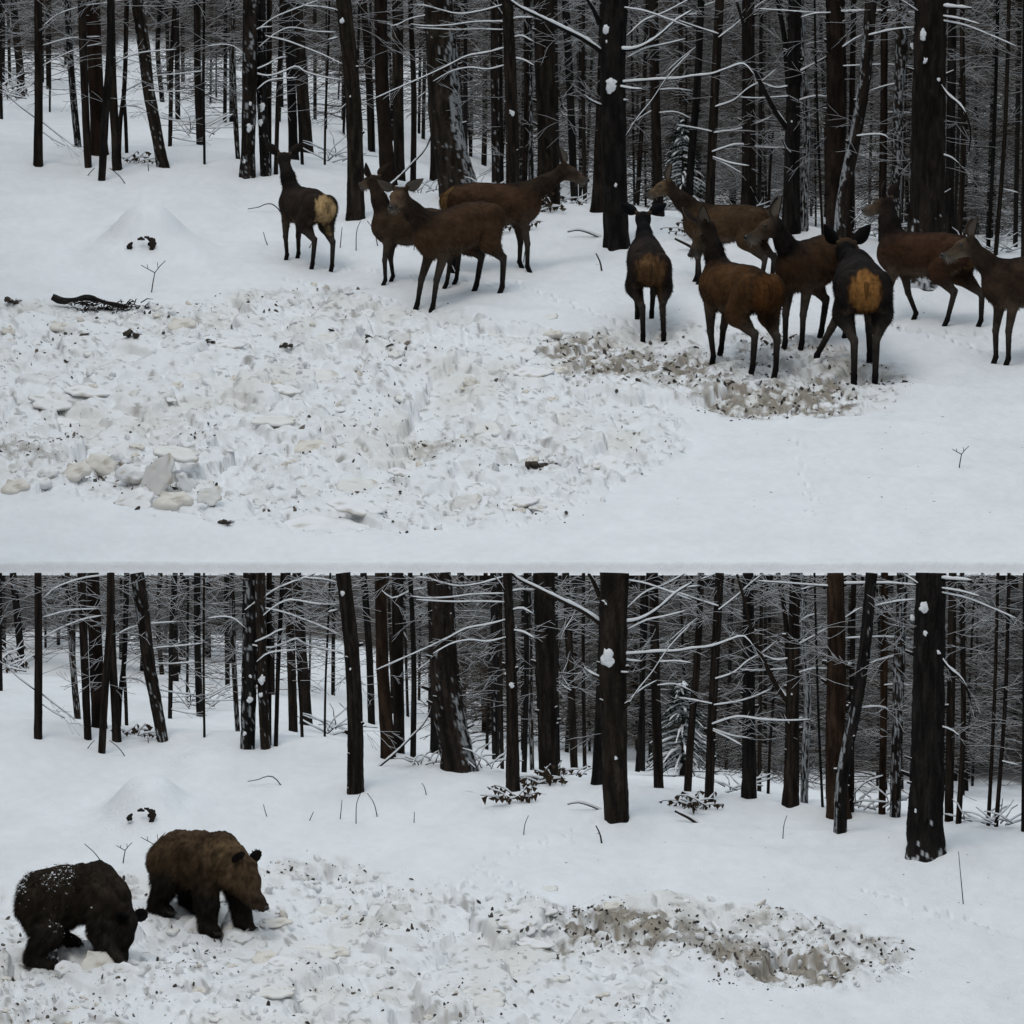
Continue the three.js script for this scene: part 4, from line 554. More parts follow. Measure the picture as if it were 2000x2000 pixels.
{
  const rnd = rng(808), mb = new MB(), col = [0.02, 0.028, 0.022];
  mb.tube([V(0, 0, 0), V(0, 0.5, 0), V(0, 1, 0)], [0.018, 0.012, 0.002], 6, [0.025, 0.02, 0.017]);
  for (let i = 0; i < 15; i++) { const y = 0.12 + 0.86 * i / 15, r = 0.19 * (1 - y) + 0.012, n = 13, c = mb.v(0, y + r * 0.55, 0, col), ring = []; for (let j = 0; j < n; j++) { const a = j / n * 6.283 + i, q = r * (0.65 + 0.5 * hash(i, j, 3)) * (j % 2 ? 1 : 0.6); ring.push(mb.v(Math.cos(a) * q, y - 0.02 * hash(j, i, 4), Math.sin(a) * q, col)); } for (let j = 0; j < n; j++) mb.tri(c, ring[(j + 1) % n], ring[j]); }
  const ms = [], D = new THREE.Object3D();
  for (let i = 0; i < 420; i++) { const s = i % 2 ? 1 : -1, Z = 15 + 175 * rnd(), X = s * (10.5 + 16 * rnd() + Math.max(0, (Z - 125) * 0.03)), h = 13 + 9 * rnd(); D.position.set(X, H(X, Z) - 0.2, -Z); D.rotation.set(0, rnd() * 6, 0); D.scale.set(h * 1.05, h, h * 1.05); D.updateMatrix(); ms.push(D.matrix.clone()); }
  const o = new THREE.InstancedMesh(mb.geo(), M.fur, ms.length); ms.forEach((m, i) => o.setMatrixAt(i, m)); o.name = 'side_wood'; o.castShadow = o.receiveShadow = true; tag(o, 'dark spruce wood closing in the clearings on both sides beyond the frame', 'woods', null, 'stuff'); scene.add(o);
}

// ---------------------------------------------------------------- animals: one smooth body each, meshed from tapered bones
function skin(bones, cell, k0) {
  let lo = [9, 9, 9], hi = [-9, -9, -9];
  for (const b of bones) for (const [p, r] of [[b.a, b.ra], [b.b, b.rb]]) for (let i = 0; i < 3; i++) { lo[i] = Math.min(lo[i], p[i] - r - 0.05); hi[i] = Math.max(hi[i], p[i] + r + 0.05); }
  const N = [0, 1, 2].map(i => Math.ceil((hi[i] - lo[i]) / cell) + 1), [nx, ny, nz] = N, f = new Float32Array(nx * ny * nz).fill(0.5);
  for (const b of bones) {
    const k = b.k ?? k0, sz = b.sz || 1, m = Math.max(b.ra, b.rb) + 0.08 + k, w = [0, 1, 2].map(i => [Math.max(0, Math.floor((Math.min(b.a[i], b.b[i]) - m - lo[i]) / cell)), Math.min(N[i] - 1, Math.ceil((Math.max(b.a[i], b.b[i]) + m - lo[i]) / cell))]);
    const bx = b.b[0] - b.a[0], by = b.b[1] - b.a[1], bz = (b.b[2] - b.a[2]) / sz, l2 = bx * bx + by * by + bz * bz + 1e-9;
    for (let z = w[2][0]; z <= w[2][1]; z++) for (let y = w[1][0]; y <= w[1][1]; y++) for (let x = w[0][0]; x <= w[0][1]; x++) {
      const px = lo[0] + x * cell - b.a[0], py = lo[1] + y * cell - b.a[1], pz = (lo[2] + z * cell - b.a[2]) / sz;
      let t = (px * bx + py * by + pz * bz) / l2; t = t < 0 ? 0 : t > 1 ? 1 : t;
      const d = (Math.hypot(px - bx * t, py - by * t, pz - bz * t) - (b.ra + (b.rb - b.ra) * t)), i = (z * ny + y) * nx + x, o = f[i];
      const h = Math.max(k - Math.abs(o - d), 0) / k; f[i] = Math.min(o, d) - h * h * k * 0.25;
    }
  }
  const id = new Int32Array(nx * ny * nz).fill(-1), P = [], I = [], g = (x, y, z) => f[(z * ny + y) * nx + x];
  for (let z = 0; z < nz - 1; z++) for (let y = 0; y < ny - 1; y++) for (let x = 0; x < nx - 1; x++) {
    let s = 0, c = 0, ax = 0, ay = 0, az = 0; const v = [];
    for (let q = 0; q < 8; q++) { const w = g(x + (q & 1), y + (q >> 1 & 1), z + (q >> 2)); v.push(w); if (w < 0) s++; }
    if (s === 0 || s === 8) continue;
    for (const [a, b] of EDGES) if ((v[a] < 0) !== (v[b] < 0)) { const t = v[a] / (v[a] - v[b]); ax += lerp(a & 1, b & 1, t); ay += lerp(a >> 1 & 1, b >> 1 & 1, t); az += lerp(a >> 2, b >> 2, t); c++; }
    id[(z * ny + y) * nx + x] = P.length / 3; P.push(lo[0] + (x + ax / c) * cell, lo[1] + (y + ay / c) * cell, lo[2] + (z + az / c) * cell);
  }
  const at3 = (x, y, z) => id[(z * ny + y) * nx + x], quad = (a, b, c, d, fl) => { if (a < 0 || b < 0 || c < 0 || d < 0) return; fl ? I.push(a, b, c, a, c, d) : I.push(a, c, b, a, d, c); };
  for (let z = 1; z < nz - 1; z++) for (let y = 1; y < ny - 1; y++) for (let x = 1; x < nx - 1; x++) {
    const s = g(x, y, z) < 0;
    if (s !== g(x + 1, y, z) < 0) quad(at3(x, y - 1, z - 1), at3(x, y, z - 1), at3(x, y, z), at3(x, y - 1, z), s);
    if (s !== g(x, y + 1, z) < 0) quad(at3(x - 1, y, z - 1), at3(x - 1, y, z), at3(x, y, z), at3(x, y, z - 1), s);
    if (s !== g(x, y, z + 1) < 0) quad(at3(x - 1, y - 1, z), at3(x, y - 1, z), at3(x, y, z), at3(x - 1, y, z), s);
  }
  const geo = new THREE.BufferGeometry(); geo.setAttribute('position', new THREE.Float32BufferAttribute(P, 3)); geo.setIndex(I); geo.computeVertexNormals(); return geo;
}
const EDGES = [[0, 1], [2, 3], [4, 5], [6, 7], [0, 2], [1, 3], [4, 6], [5, 7], [0, 4], [1, 5], [2, 6], [3, 7]];
function boneAt(bones, x, y, z, tagName) { let s = 0, acc = [0, 0, 0]; for (const b of bones) { const bx = b.b[0] - b.a[0], by = b.b[1] - b.a[1], bz = b.b[2] - b.a[2], l2 = bx * bx + by * by + bz * bz + 1e-9; let t = clamp(((x - b.a[0]) * bx + (y - b.a[1]) * by + (z - b.a[2]) * bz) / l2); const d = Math.max(0, Math.hypot(x - b.a[0] - bx * t, y - b.a[1] - by * t, z - b.a[2] - bz * t) - lerp(b.ra, b.rb, t)), w = Math.exp(-d * 55), c = [lerp(b.ca[0], b.cb[0], t), lerp(b.ca[1], b.cb[1], t), lerp(b.ca[2], b.cb[2], t)]; s += w; for (let i = 0; i < 3; i++) acc[i] += w * c[i]; } return acc.map(v => v / s); }
function paint(geo, fn) { const p = geo.attributes.position, n = geo.attributes.normal, c = new Float32Array(p.count * 3); for (let i = 0; i < p.count; i++) c.set(fn(p.getX(i), p.getY(i), p.getZ(i), n.getX(i), n.getY(i), n.getZ(i)), i * 3); geo.setAttribute('color', new THREE.BufferAttribute(c, 3)); }
function hair(geo, count, len, width, comb, seed, skip) { // short strands over the hide
  const rnd = rng(seed), p = geo.attributes.position, n = geo.attributes.normal, c = geo.attributes.color, mb = new MB();
  for (let q = 0; q < count; q++) {
    const i = Math.floor(rnd() * p.count), x = p.getX(i), y = p.getY(i), z = p.getZ(i), nn = V(n.getX(i), n.getY(i), n.getZ(i)); const L = typeof len === 'function' ? len(x, y, z) : len; if (L <= 0) continue;
    const cm = comb(x, y, z), l = L * (0.6 + 0.7 * rnd()), d = nn.clone().multiplyScalar(0.45).add(V(cm[0] + (rnd() - 0.5) * 0.5, cm[1] + (rnd() - 0.5) * 0.5, cm[2] + (rnd() - 0.5) * 0.5)).normalize().multiplyScalar(l), s = V(0, 0, 0).crossVectors(d, nn).normalize().multiplyScalar(width / 2), k = 0.6 + 0.85 * rnd(), col = [c.getX(i) * k, c.getY(i) * k, c.getZ(i) * k];
    x, mb.tri(mb.v(x - s.x - nn.x * 0.006, y - s.y - nn.y * 0.006, z - s.z - nn.z * 0.006, col), mb.v(x + s.x - nn.x * 0.006, y + s.y - nn.y * 0.006, z + s.z - nn.z * 0.006, col), mb.v(x + d.x, y + d.y, z + d.z, col));
  }
  return mb.geo();
}
const R = Math.PI / 180, dirOf = (yaw, pitch) => V(Math.cos(pitch) * Math.cos(yaw), Math.sin(pitch), -Math.cos(pitch) * Math.sin(yaw));
const A3 = v => [v.x, v.y, v.z];
// yaw, neck and head yaws are headings in the picture: 0 right, 90 away, 180 left, -90 towards the camera
function deer(o) {
  const base = foot(o.px, o.row, true), s = o.s, k = mpp(-base.z), t = thing('deer', base, o.label, 'deer', 'red brown deer standing in the upper clearing');
  const yaw = o.yaw * R; t.rotation.y = yaw; t.scale.setScalar(s);
  const cy = Math.cos(yaw), sy = Math.sin(yaw);
  const gnd = (x, z) => { const X = base.x + (x * cy + z * sy) * s, Zt = base.z + (-x * sy + z * cy) * s; return (H(X, -Zt) - base.y) / s; };
  const F0 = gnd(0.42, 0), B0 = gnd(-0.55, 0), pitch = Math.atan2(F0 - B0, 0.97) * 0.75 + (o.pitch || 0) * R, mid = (F0 + B0) / 2, cp = Math.cos(pitch), sp = Math.sin(pitch);
  const B = (x0, y, z) => { const x = x0 * 0.9; return V(x * cp - (y - 0.75) * sp, mid + 0.75 + x * sp + (y - 0.75) * cp + (o.lift || 0), z); };
  const C0 = Object.assign({ body: [0.037, 0.02, 0.011], neck: [0.02, 0.0135, 0.0095], dark: [0.009, 0.0075, 0.0075], leg: [0.027, 0.022, 0.0185], face: [0.055, 0.037, 0.024], muzzle: [0.09, 0.073, 0.057], belly: [0.09, 0.062, 0.042], rump: [0.25, 0.14, 0.055], thigh: [0.045, 0.031, 0.022] }, o.col), C = { ...C0, body: C0.body.map(v => v * 1.4), neck: C0.neck.map(v => v * 1.3), leg: [0.04, 0.033, 0.028], thigh: [0.065, 0.046, 0.033], face: C0.face.map(v => v * 1.35), muzzle: C0.muzzle.map(v => v * 1.5), chin: [0.3, 0.28, 0.25] };
  const bones = [], add = (a, b, ra, rb, ca, cb, sz, kk) => bones.push({ a: A3(a), b: A3(b), ra, rb, ca, cb: cb || ca, sz, k: kk });
  const fat = (o.fat || 1) * 1.08;
  add(B(0.4, 0.84, 0), B(0.1, 0.83, 0), 0.245, 0.25, C.body, C.body, 0.74 * fat); add(B(0.1, 0.83, 0), B(-0.28, 0.865, 0), 0.25, 0.235, C.body, C.body, 0.8 * fat); add(B(-0.28, 0.88, 0), B(-0.6, 0.86, 0), 0.235, 0.18, C.body, C.body, 0.8 * fat);
  add(B(0.3, 1.0, 0), B(-0.1, 1.0, 0), 0.1, 0.1, C.dark, C.body, 0.8); add(B(-0.1, 1.0, 0), B(-0.55, 1.0, 0), 0.1, 0.1, C.body, C.body, 0.9); add(B(0.5, 0.83, 0), B(0.42, 0.72, 0), 0.16, 0.13, C.body, C.belly, 0.75);
  // neck and head
  const rel = a => a * R - yaw, nd = dirOf(rel(o.neck[0]), o.neck[1] * R), nl = o.neck[2] || 0.5, n0 = B(0.45, 0.96, 0), n1 = n0.clone().addScaledVector(nd, nl * 0.55).add(V(0, -0.015, 0)), n2 = n0.clone().addScaledVector(nd, nl);
  add(n0, n1, 0.17, 0.115, C.neck, C.neck, 0.72, 0.09); add(n1, n2, 0.115, 0.088, C.neck, C.neck, 0.85);
  const hd = dirOf(rel(o.head[0]), o.head[1] * R), side = V(0, 0, 0).crossVectors(hd, V(0, 1, 0)).normalize(), up = V(0, 0, 0).crossVectors(side, hd);
  const sk = n2.clone().addScaledVector(up, 0.045).addScaledVector(hd, 0.02), hp = (f, u, w) => sk.clone().addScaledVector(hd, f).addScaledVector(up, u).addScaledVector(side, w);
  add(hp(0, 0, 0), hp(0.1, -0.005, 0), 0.098, 0.078, C.neck, C.face, 1, 0.04); add(hp(0.09, -0.01, 0), hp(0.23, -0.045, 0), 0.07, 0.047, C.face, C.face, 1, 0.03); add(hp(0.22, -0.045, 0), hp(0.29, -0.052, 0), 0.047, 0.043, C.face, C.dark, 1, 0.02); add(hp(0.02, -0.06, 0), hp(0.2, -0.08, 0), 0.06, 0.036, C.face, C.muzzle, 1, 0.03); add(hp(0.2, -0.085, 0), hp(0.285, -0.085, 0), 0.034, 0.03, C.muzzle, C.chin, 1, 0.015);
  for (const w of [-1, 1]) { add(hp(0.08, 0.035, 0.05 * w), hp(0.13, 0.02, 0.045 * w), 0.035, 0.03, C.face, C.face, 1, 0.02); add(hp(-0.03, 0.05, 0.05 * w), hp(-0.04, 0.085, 0.085 * w), 0.038, 0.026, C.neck, C.face, 1, 0.02); }
  // legs: [fore and aft, sideways, lift] of each hoof, left front, right front, left hind, right hind
  const hooves = [];
  o.legs.forEach(([hx, hz, ly = 0], i) => {
    const fr = i < 2, w = i % 2 ? 1 : -1, zz = w * 0.1 + hz, x = (fr ? 0.38 : -0.54) + hx, hoof = V(x, gnd(x, zz) - 0.055 + ly, zz);
    if (fr) {
      const sh = B(0.42, 0.84, w * 0.11), el = B(0.37 + hx * 0.18, 0.62, w * 0.115), fet = hoof.clone().add(V(-0.035, 0.13, 0)), kn = el.clone().lerp(fet, 0.5).add(V(0.03 + (ly ? 0.1 : 0), 0, 0));
      add(sh, el, 0.14, 0.082, C.body, C.thigh, 0.62, 0.035); add(el, kn, 0.064, 0.037, C.thigh, C.leg, 1, 0.03); add(kn, fet, 0.035, 0.027, C.leg, C.dark, 1, 0.02); add(fet, hoof.clone().add(V(0.015, 0.02, 0)), 0.031, 0.032, C.dark, C.dark, 1, 0.015);
    } else {
      const hip = B(-0.54, 0.88, w * 0.12 * fat), st = B(-0.4 + hx * 0.4, 0.64, w * 0.15 * fat), fet = hoof.clone().add(V(-0.04, 0.13, 0)), hk = V(lerp(x - 0.07, -0.6, 0.25) - (ly ? 0.05 : 0), hoof.y + 0.46, lerp(zz, w * 0.11, 0.4));
      add(hip, st, 0.19, 0.145, C.body, C.body, 0.66, 0.035); add(st, hk, 0.135, 0.043, C.body, C.leg, 0.74, 0.05); add(hk.clone().add(V(-0.02, 0.02, 0)), fet, 0.039, 0.029, C.leg, C.dark, 1, 0.025); add(fet, hoof.clone().add(V(0.015, 0.02, 0)), 0.032, 0.032, C.dark, C.dark, 1, 0.015);
    }
    hooves.push(hoof);
  });
  const geo = skin(bones, 0.0135, 0.06), sd = o.px;
  const inv = (x, y) => { const dx = x, dy = y - mid - 0.75 - (o.lift || 0); return [(dx * cp + dy * sp) / 0.9, -dx * sp + dy * cp + 0.75]; };
  paint(geo, (x, y, z, nx, ny, nz) => {
    let c = boneAt(bones, x, y, z); const [bx, by] = inv(x, y);
    const legZone = by < 0.6, g = 1 + 0.3 * noise(x * 7 + sd, y * 9, z * 9) + 0.25 * noise(x * 18 + sd, y * 26, z * 26) + 0.25 * noise(x * 46, y * 60, z * 60 + sd);
    if (bx > -0.75 && bx < 0.5 && by > 0.55) {
      const d = sm(0.09, 0.03, Math.abs(z)) * sm(1.0, 1.06, by) * 0.6; c = c.map((v, i) => lerp(v, C.dark[i], d));
      const bl = sm(-0.35, -0.85, ny) * sm(0.78, 0.6, by) * sm(0.55, 0.6, by); c = c.map((v, i) => lerp(v, C.belly[i], bl));
    }
    const rx = z / (o.rw || 0.15), ry = (by - 0.9) / 0.23, e = (by > 0.9 ? rx * rx + ry * ry : rx * rx * (1 + 1.2 * (0.9 - by)) + ((by - 0.9) / 0.52) ** 2) + 0.22 * noise(y * 9, z * 34, sd) + 0.12 * noise(y * 40, z * 50, sd);
    if (bx < -0.5 && by > 0.5) { const e3 = e + (Math.max(0, bx + 0.8) / 0.3) ** 2, w = sm(1.2 + (o.soft || 0.1), 0.6 - (o.soft || 0), e3 + 0.3 * noise(y * 14, z * 30, sd + x * 14)); c = c.map((v, i) => lerp(v, C.rump[i] * lerp(0.6, 1, sm(0.55, 0.85, by)) * (1 + 0.25 * noise(z * 45, y * 12, sd)), w)); const ring = sm(0.3, 0.0, Math.abs(e3 - 1.14)); c = c.map((v, i) => lerp(v, C.dark[i], ring * 0.45)); }
    return c.map(v => Math.max(0.004, v * g));
  });
  part('body', geo, M.fur, t);
  const len = (x, y, z) => { const [bx, by] = inv(x, y); return by < 0.55 && bx > -0.9 && y < mid + 0.55 ? 0.012 : bx > 0.4 && y > mid + 0.95 && Math.hypot(x - sk.x, y - sk.y, z - sk.z) > 0.22 ? 0.05 : Math.hypot(x - sk.x, y - sk.y, z - sk.z) < 0.36 ? 0 : 0.034; };
  part('coat', hair(geo, 16000, len, 0.007, () => [-0.55, -0.75, 0], sd + 5), M.fur, t).userData.kind = 'stuff';
  // ears: cupped leaves
  for (const w of [-1, 1]) {
    const eb = hp(-0.04, 0.085, 0.08 * w), [eo, eu, ef] = (o.ears || [0.75, 0.6, -0.15]), ax = V(0, 0, 0).addScaledVector(side, eo * w).addScaledVector(up, eu).addScaledVector(hd, ef).normalize(), face = V(0, 0, 0).addScaledVector(hd, 0.9).addScaledVector(side, 0.45 * w).addScaledVector(ax, -0.3).normalize(), wd = V(0, 0, 0).crossVectors(ax, face).normalize(), mb = new MB(), n = 8, m = 6;
    for (const lay of [0, 1]) for (let i = 0; i <= n; i++) for (let j = 0; j <= m; j++) { const f = i / n, u = j / m * 2 - 1, W = 0.068 * Math.pow(Math.sin(Math.PI * Math.pow(clamp(f * 0.93 + 0.06), 0.75)), 0.8), p = eb.clone().addScaledVector(ax, f * 0.235).addScaledVector(wd, u * W).addScaledVector(face, u * u * W * 0.8 - lay * 0.012); mb.v(p.x, p.y, p.z, lay ? C.neck : [0.13, 0.11, 0.09].map(v => v * (Math.abs(u) > 0.8 ? 0.35 : 1))); }
    for (const lay of [0, 1]) for (let i = 0; i < n; i++) for (let j = 0; j < m; j++) { const q = lay * (n + 1) * (m + 1) + i * (m + 1) + j; mb.i.push(q, q + 1, q + m + 1, q + 1, q + m + 2, q + m + 1); }
    part('ear', mb.geo(), M.fur, t);
    const eye = new MB(), ep = hp(0.105, 0.022, 0.071 * w); eye.blob(ep.x, ep.y, ep.z, 0.023, 0.021, 0.023, 1, null, 0); part('eye', eye.geo(), M.black, t);
  }
  const no = new MB(), np = hp(0.325, -0.042, 0); no.blob(np.x, np.y, np.z, 0.026, 0.028, 0.032, 2, null, 0.1); part('nose', no.geo(), M.black, t);
  for (const h of hooves) { const hb = new MB(); for (const w of [-1, 1]) hb.blob(h.x + 0.03, h.y + 0.012, h.z + w * 0.014, 0.045, 0.035, 0.018, 3, null, 0.1); part('hoof', hb.geo(), M.hoof, t); }
  const tl = new MB(), t0 = B(-0.775, 0.97, 0); tl.tube([t0.clone().add(V(0.05, 0.01, 0)), t0, t0.clone().add(V(-0.025, -0.08, 0)), t0.clone().add(V(-0.015, -0.16, 0))], [0.02, 0.022, 0.018, 0.006], 8, (x, y, z, f) => C.rump.map((v, i) => v * lerp(0.6, 0.35, f))); part('tail', tl.geo(), M.fur, t);
  return t;
}
const DEER = [
  { px: 594, row: 516, s: 0.81, yaw: 118, neck: [125, 66, 0.52], head: [98, 5], legs: [[0, 0], [0.03, 0], [0.12, 0], [-0.1, 0.0]], rw: 0.18, col: { rump: [0.4, 0.275, 0.14], body: [0.02, 0.014, 0.011], neck: [0.012, 0.01, 0.009], thigh: [0.03, 0.022, 0.017], leg: [0.03, 0.025, 0.021] }, label: 'deer furthest left looking away, pale cream rump patch' },
  { px: 806, row: 556, s: 0.79, yaw: 168, neck: [166, 70, 0.52], head: [128, 2], ears: [0.6, 0.8, -0.2], legs: [[0.04, 0], [-0.03, 0], [0.05, 0], [-0.05, 0]], col: { body: [0.032, 0.02, 0.0125] }, label: 'smaller deer half hidden, upright neck, behind the large left front deer' },
  { px: 890, row: 590, s: 0.98, yaw: 224, neck: [216, 40, 0.5], head: [246, -20], ears: [0.98, 0.42, -0.1], legs: [[0.0, 0.12], [0.12, 0.06], [-0.02, -0.06], [0.1, 0.05]], fat: 1.04, col: { body: [0.038, 0.021, 0.0115], face: [0.06, 0.038, 0.024], muzzle: [0.12, 0.1, 0.08] }, label: 'large front deer on the left facing the camera with spread ears' },
  { px: 966, row: 532, s: 0.91, yaw: 18, neck: [12, 30, 0.56], head: [4, -16], ears: [0.3, 0.8, -0.5], legs: [[0.02, 0], [0.06, 0], [0.08, 0], [-0.05, 0]], col: { body: [0.038, 0.0205, 0.0115], face: [0.035, 0.022, 0.015], rump: [0.13, 0.075, 0.03] }, label: 'deer in profile facing right behind the large left front deer' },
  { px: 1264, row: 646, s: 0.94, yaw: 93, neck: [94, 40, 0.44], head: [92, 4], ears: [0.95, 0.5, -0.2], legs: [[-0.05, 0], [0.03, -0.02], [0.1, 0.02], [-0.2, 0.05]], fat: 1.1, rw: 0.2, soft: 0.3, col: { rump: [0.11, 0.06, 0.027], body: [0.017, 0.012, 0.01], neck: [0.005, 0.005, 0.006] }, label: 'deer seen from behind with black neck, left of the right group' },
  { px: 1418, row: 562, s: 0.83, yaw: 164, neck: [172, 42, 0.54], head: [184, -14], ears: [0.4, 0.8, -0.3], legs: [[0.0, 0], [0.1, 0], [0.05, 0], [-0.05, 0]], col: { body: [0.04, 0.024, 0.013], face: [0.075, 0.05, 0.028], muzzle: [0.1, 0.085, 0.065], rump: [0.1, 0.06, 0.03] }, label: 'deer in profile facing left, set back behind the largest brown deer' },
  { soft: 0.25, px: 1438, row: 714, s: 1.07, yaw: 118, neck: [135, 72, 0.48], head: [208, -50], ears: [0.7, 0.8, -0.2], legs: [[0.02, 0.03], [0.16, 0], [0.05, 0], [-0.05, 0.02]], fat: 1.14, rw: 0.19, col: { rump: [0.085, 0.036, 0.012], body: [0.045, 0.022, 0.0088], neck: [0.012, 0.0085, 0.007], face: [0.035, 0.024, 0.015], thigh: [0.03, 0.021, 0.014] }, label: 'largest brown deer turned away left, orange brown rump' },
  { px: 1588, row: 666, s: 1.05, yaw: 238, neck: [232, 46, 0.4], head: [188, -16], ears: [0.3, 0.8, -0.4], legs: [[0.02, 0.02], [0, 0.04], [0.05, 0], [0.2, 0.02]], fat: 1.1, col: { body: [0.034, 0.018, 0.0095], neck: [0.011, 0.0085, 0.008], face: [0.055, 0.038, 0.026] }, label: 'dark deer facing front left beside the largest brown deer' },
  { px: 1680, row: 738, s: 1.16, yaw: 93, neck: [104, 16, 0.42], head: [98, 4], ears: [0.6, 0.7, -0.2], legs: [[-0.14, -0.3], [0, 0.02], [0.05, 0.0], [0.02, 0.0]], fat: 1.16, rw: 0.16, col: { rump: [0.22, 0.105, 0.033], body: [0.012, 0.0095, 0.0085], neck: [0.005, 0.0045, 0.005] }, label: 'deer seen from behind with bright orange rump patch' },
  { px: 1804, row: 630, s: 0.93, yaw: 154, neck: [130, 76, 0.46], head: [150, -6], ears: [0.5, 0.8, -0.3], legs: [[0.1, 0], [-0.2, 0], [0.22, 0], [-0.14, 0]], col: { body: [0.033, 0.0165, 0.0095], neck: [0.012, 0.0085, 0.0075], rump: [0.08, 0.045, 0.02] }, label: 'walking deer in profile behind the orange rumped deer' },
  { px: 2010, row: 704, s: 1.02, yaw: 216, neck: [204, 42, 0.42], head: [186, -14], ears: [0.45, 0.8, -0.35], legs: [[0.0, 0.03], [0.04, 0.0], [0.02, 0], [0.1, 0]], fat: 1.05, col: { body: [0.028, 0.017, 0.0115], face: [0.055, 0.039, 0.026], muzzle: [0.095, 0.08, 0.062] }, label: 'deer at the right edge with lit face, body cut by the frame' },
];
for (const d of DEER) deer(d);

function bear(o) {
  const base = foot(o.px, o.row, false), s = o.s, t = thing('bear', base, o.label, 'bear', 'brown bears in the lower clearing'), yaw = o.yaw * R; t.rotation.y = yaw; t.scale.setScalar(s);
  const cy = Math.cos(yaw), sy = Math.sin(yaw), gnd = (x, z) => (H(base.x + (x * cy + z * sy) * s, -(base.z + (-x * sy + z * cy) * s)) - base.y) / s;
  const C = Object.fromEntries(Object.entries(o.col).map(([k, v]) => [k, v.map(q => q * 1.3)])), bones = [], add = (a, b, ra, rb, ca, cb, sz, kk) => bones.push({ a: A3(a), b: A3(b), ra, rb, ca, cb: cb || ca, sz, k: kk });
  const F0 = gnd(0.45, 0), B0 = gnd(-0.5, 0), slope = (F0 - B0) / 0.95 * 0.8, LN = o.len || 1, B = (x, y, z) => V(x * LN, y + (F0 + B0) / 2 + x * LN * slope, z);
  add(B(-0.42, 0.64, 0), B(-0.05, 0.66, 0), 0.29, 0.29, C.back, C.back, 0.92); add(B(-0.05, 0.66, 0), B(0.38, 0.68, 0), 0.29, 0.26, C.back, C.back, 0.88); add(B(0.26, 0.82, 0), B(0.42, 0.84, 0), 0.13, 0.15, C.hump, C.hump, 1, 0.1);
  const rel = a => a * R - yaw, hd = dirOf(rel(o.head[0]), o.head[1] * R), side = V(0, 0, 0).crossVectors(hd, V(0, 1, 0)).normalize(), up = V(0, 0, 0).crossVectors(side, hd), sk = B(...o.skull);
  const HS = o.hs || 1, hp = (f, u, w) => sk.clone().addScaledVector(hd, f * HS).addScaledVector(up, u * HS).addScaledVector(side, w * HS);
  const nm = B(0.42, 0.72, 0).lerp(sk, 0.5).add(V(0, o.arch || 0.02, 0)); add(B(0.42, 0.7, 0), nm, 0.25, 0.2, C.neck, C.neck, 0.9, 0.1); add(nm, sk.clone().addScaledVector(hd, -0.04), 0.2, 0.155, C.neck, C.head, 1, 0.08);
  add(hp(0, 0, 0), hp(0.1, -0.01, 0), 0.155 * HS, 0.12 * HS, C.head, C.head, 1, 0.06); add(hp(0.1, -0.05, 0), hp(0.29, -0.075, 0), 0.098 * HS, 0.07 * HS, C.head, C.muzzle, 1, 0.04); add(hp(0.29, -0.07, 0), hp(0.35, -0.075, 0), 0.066 * HS, 0.052 * HS, C.muzzle, C.muzzle, 1, 0.03); add(hp(0.05, -0.1, 0), hp(0.26, -0.125, 0), 0.085 * HS, 0.04 * HS, C.head, C.muzzle, 1, 0.03); for (const w of [-1, 1]) add(hp(0.0, -0.05, 0.09 * w), hp(0.04, -0.06, 0.08 * w), 0.09 * HS, 0.07 * HS, C.head, C.head, 1, 0.05);
  const paws = [];
  o.legs.forEach(([hx, hz], i) => {
    const fr = i < 2, w = i % 2 ? 1 : -1, zz = w * 0.18 + hz, x = (fr ? 0.44 : -0.5) * LN + hx, y = gnd(x, zz) - 0.03;
    if (fr) { const sh = B(0.4, 0.62, w * 0.17), el = V(lerp(0.38 * LN, x, 0.5), y + 0.36, lerp(w * 0.2, zz, 0.5)), wr = V(x - 0.03, y + 0.12, zz); add(sh, el, 0.19, 0.125, C.back, C.leg, 0.8, 0.08); add(el, wr, 0.12, 0.095, C.leg, C.leg, 1, 0.05); add(wr, V(x + 0.07, y + 0.055, zz), 0.092, 0.068, C.leg, C.leg, 1.1, 0.03); paws.push(V(x + 0.11, y + 0.05, zz)); }
    else { const hip = B(-0.46, 0.56, w * 0.16), kn = V(lerp(-0.36 * LN, x + 0.1, 0.5), y + 0.36, w * 0.2 + hz * 0.5), an = V(x - 0.07, y + 0.12, zz); add(hip, kn, 0.24, 0.15, C.back, C.leg, 0.75, 0.08); add(kn, an, 0.145, 0.095, C.leg, C.leg, 1, 0.06); add(an, V(x + 0.12, y + 0.05, zz), 0.09, 0.065, C.leg, C.leg, 1.1, 0.03); paws.push(V(x + 0.17, y + 0.045, zz)); }
  });
  add(B(-0.66, 0.66, 0), B(-0.73, 0.6, 0), 0.05, 0.03, C.leg, C.leg);
  const geo = skin(bones, 0.0145, 0.07), sd = o.px, p = geo.attributes.position, n = geo.attributes.normal;
  const inHead = (x, y, z) => Math.hypot(x - hp(0.15, 0, 0).x, y - hp(0.15, -0.03, 0).y, z - hp(0.15, 0, 0).z) < 0.24;
  for (let i = 0; i < p.count; i++) { const x = p.getX(i), y = p.getY(i), z = p.getZ(i), a = (inHead(x, y, z) ? 0.3 : 1) * (0.012 * noise(x * 13, y * 9, z * 13 + sd) + 0.013 * noise(x * 34, y * 22, z * 34)); p.setXYZ(i, x + n.getX(i) * a, y + n.getY(i) * a, z + n.getZ(i) * a); }
  geo.computeVertexNormals();
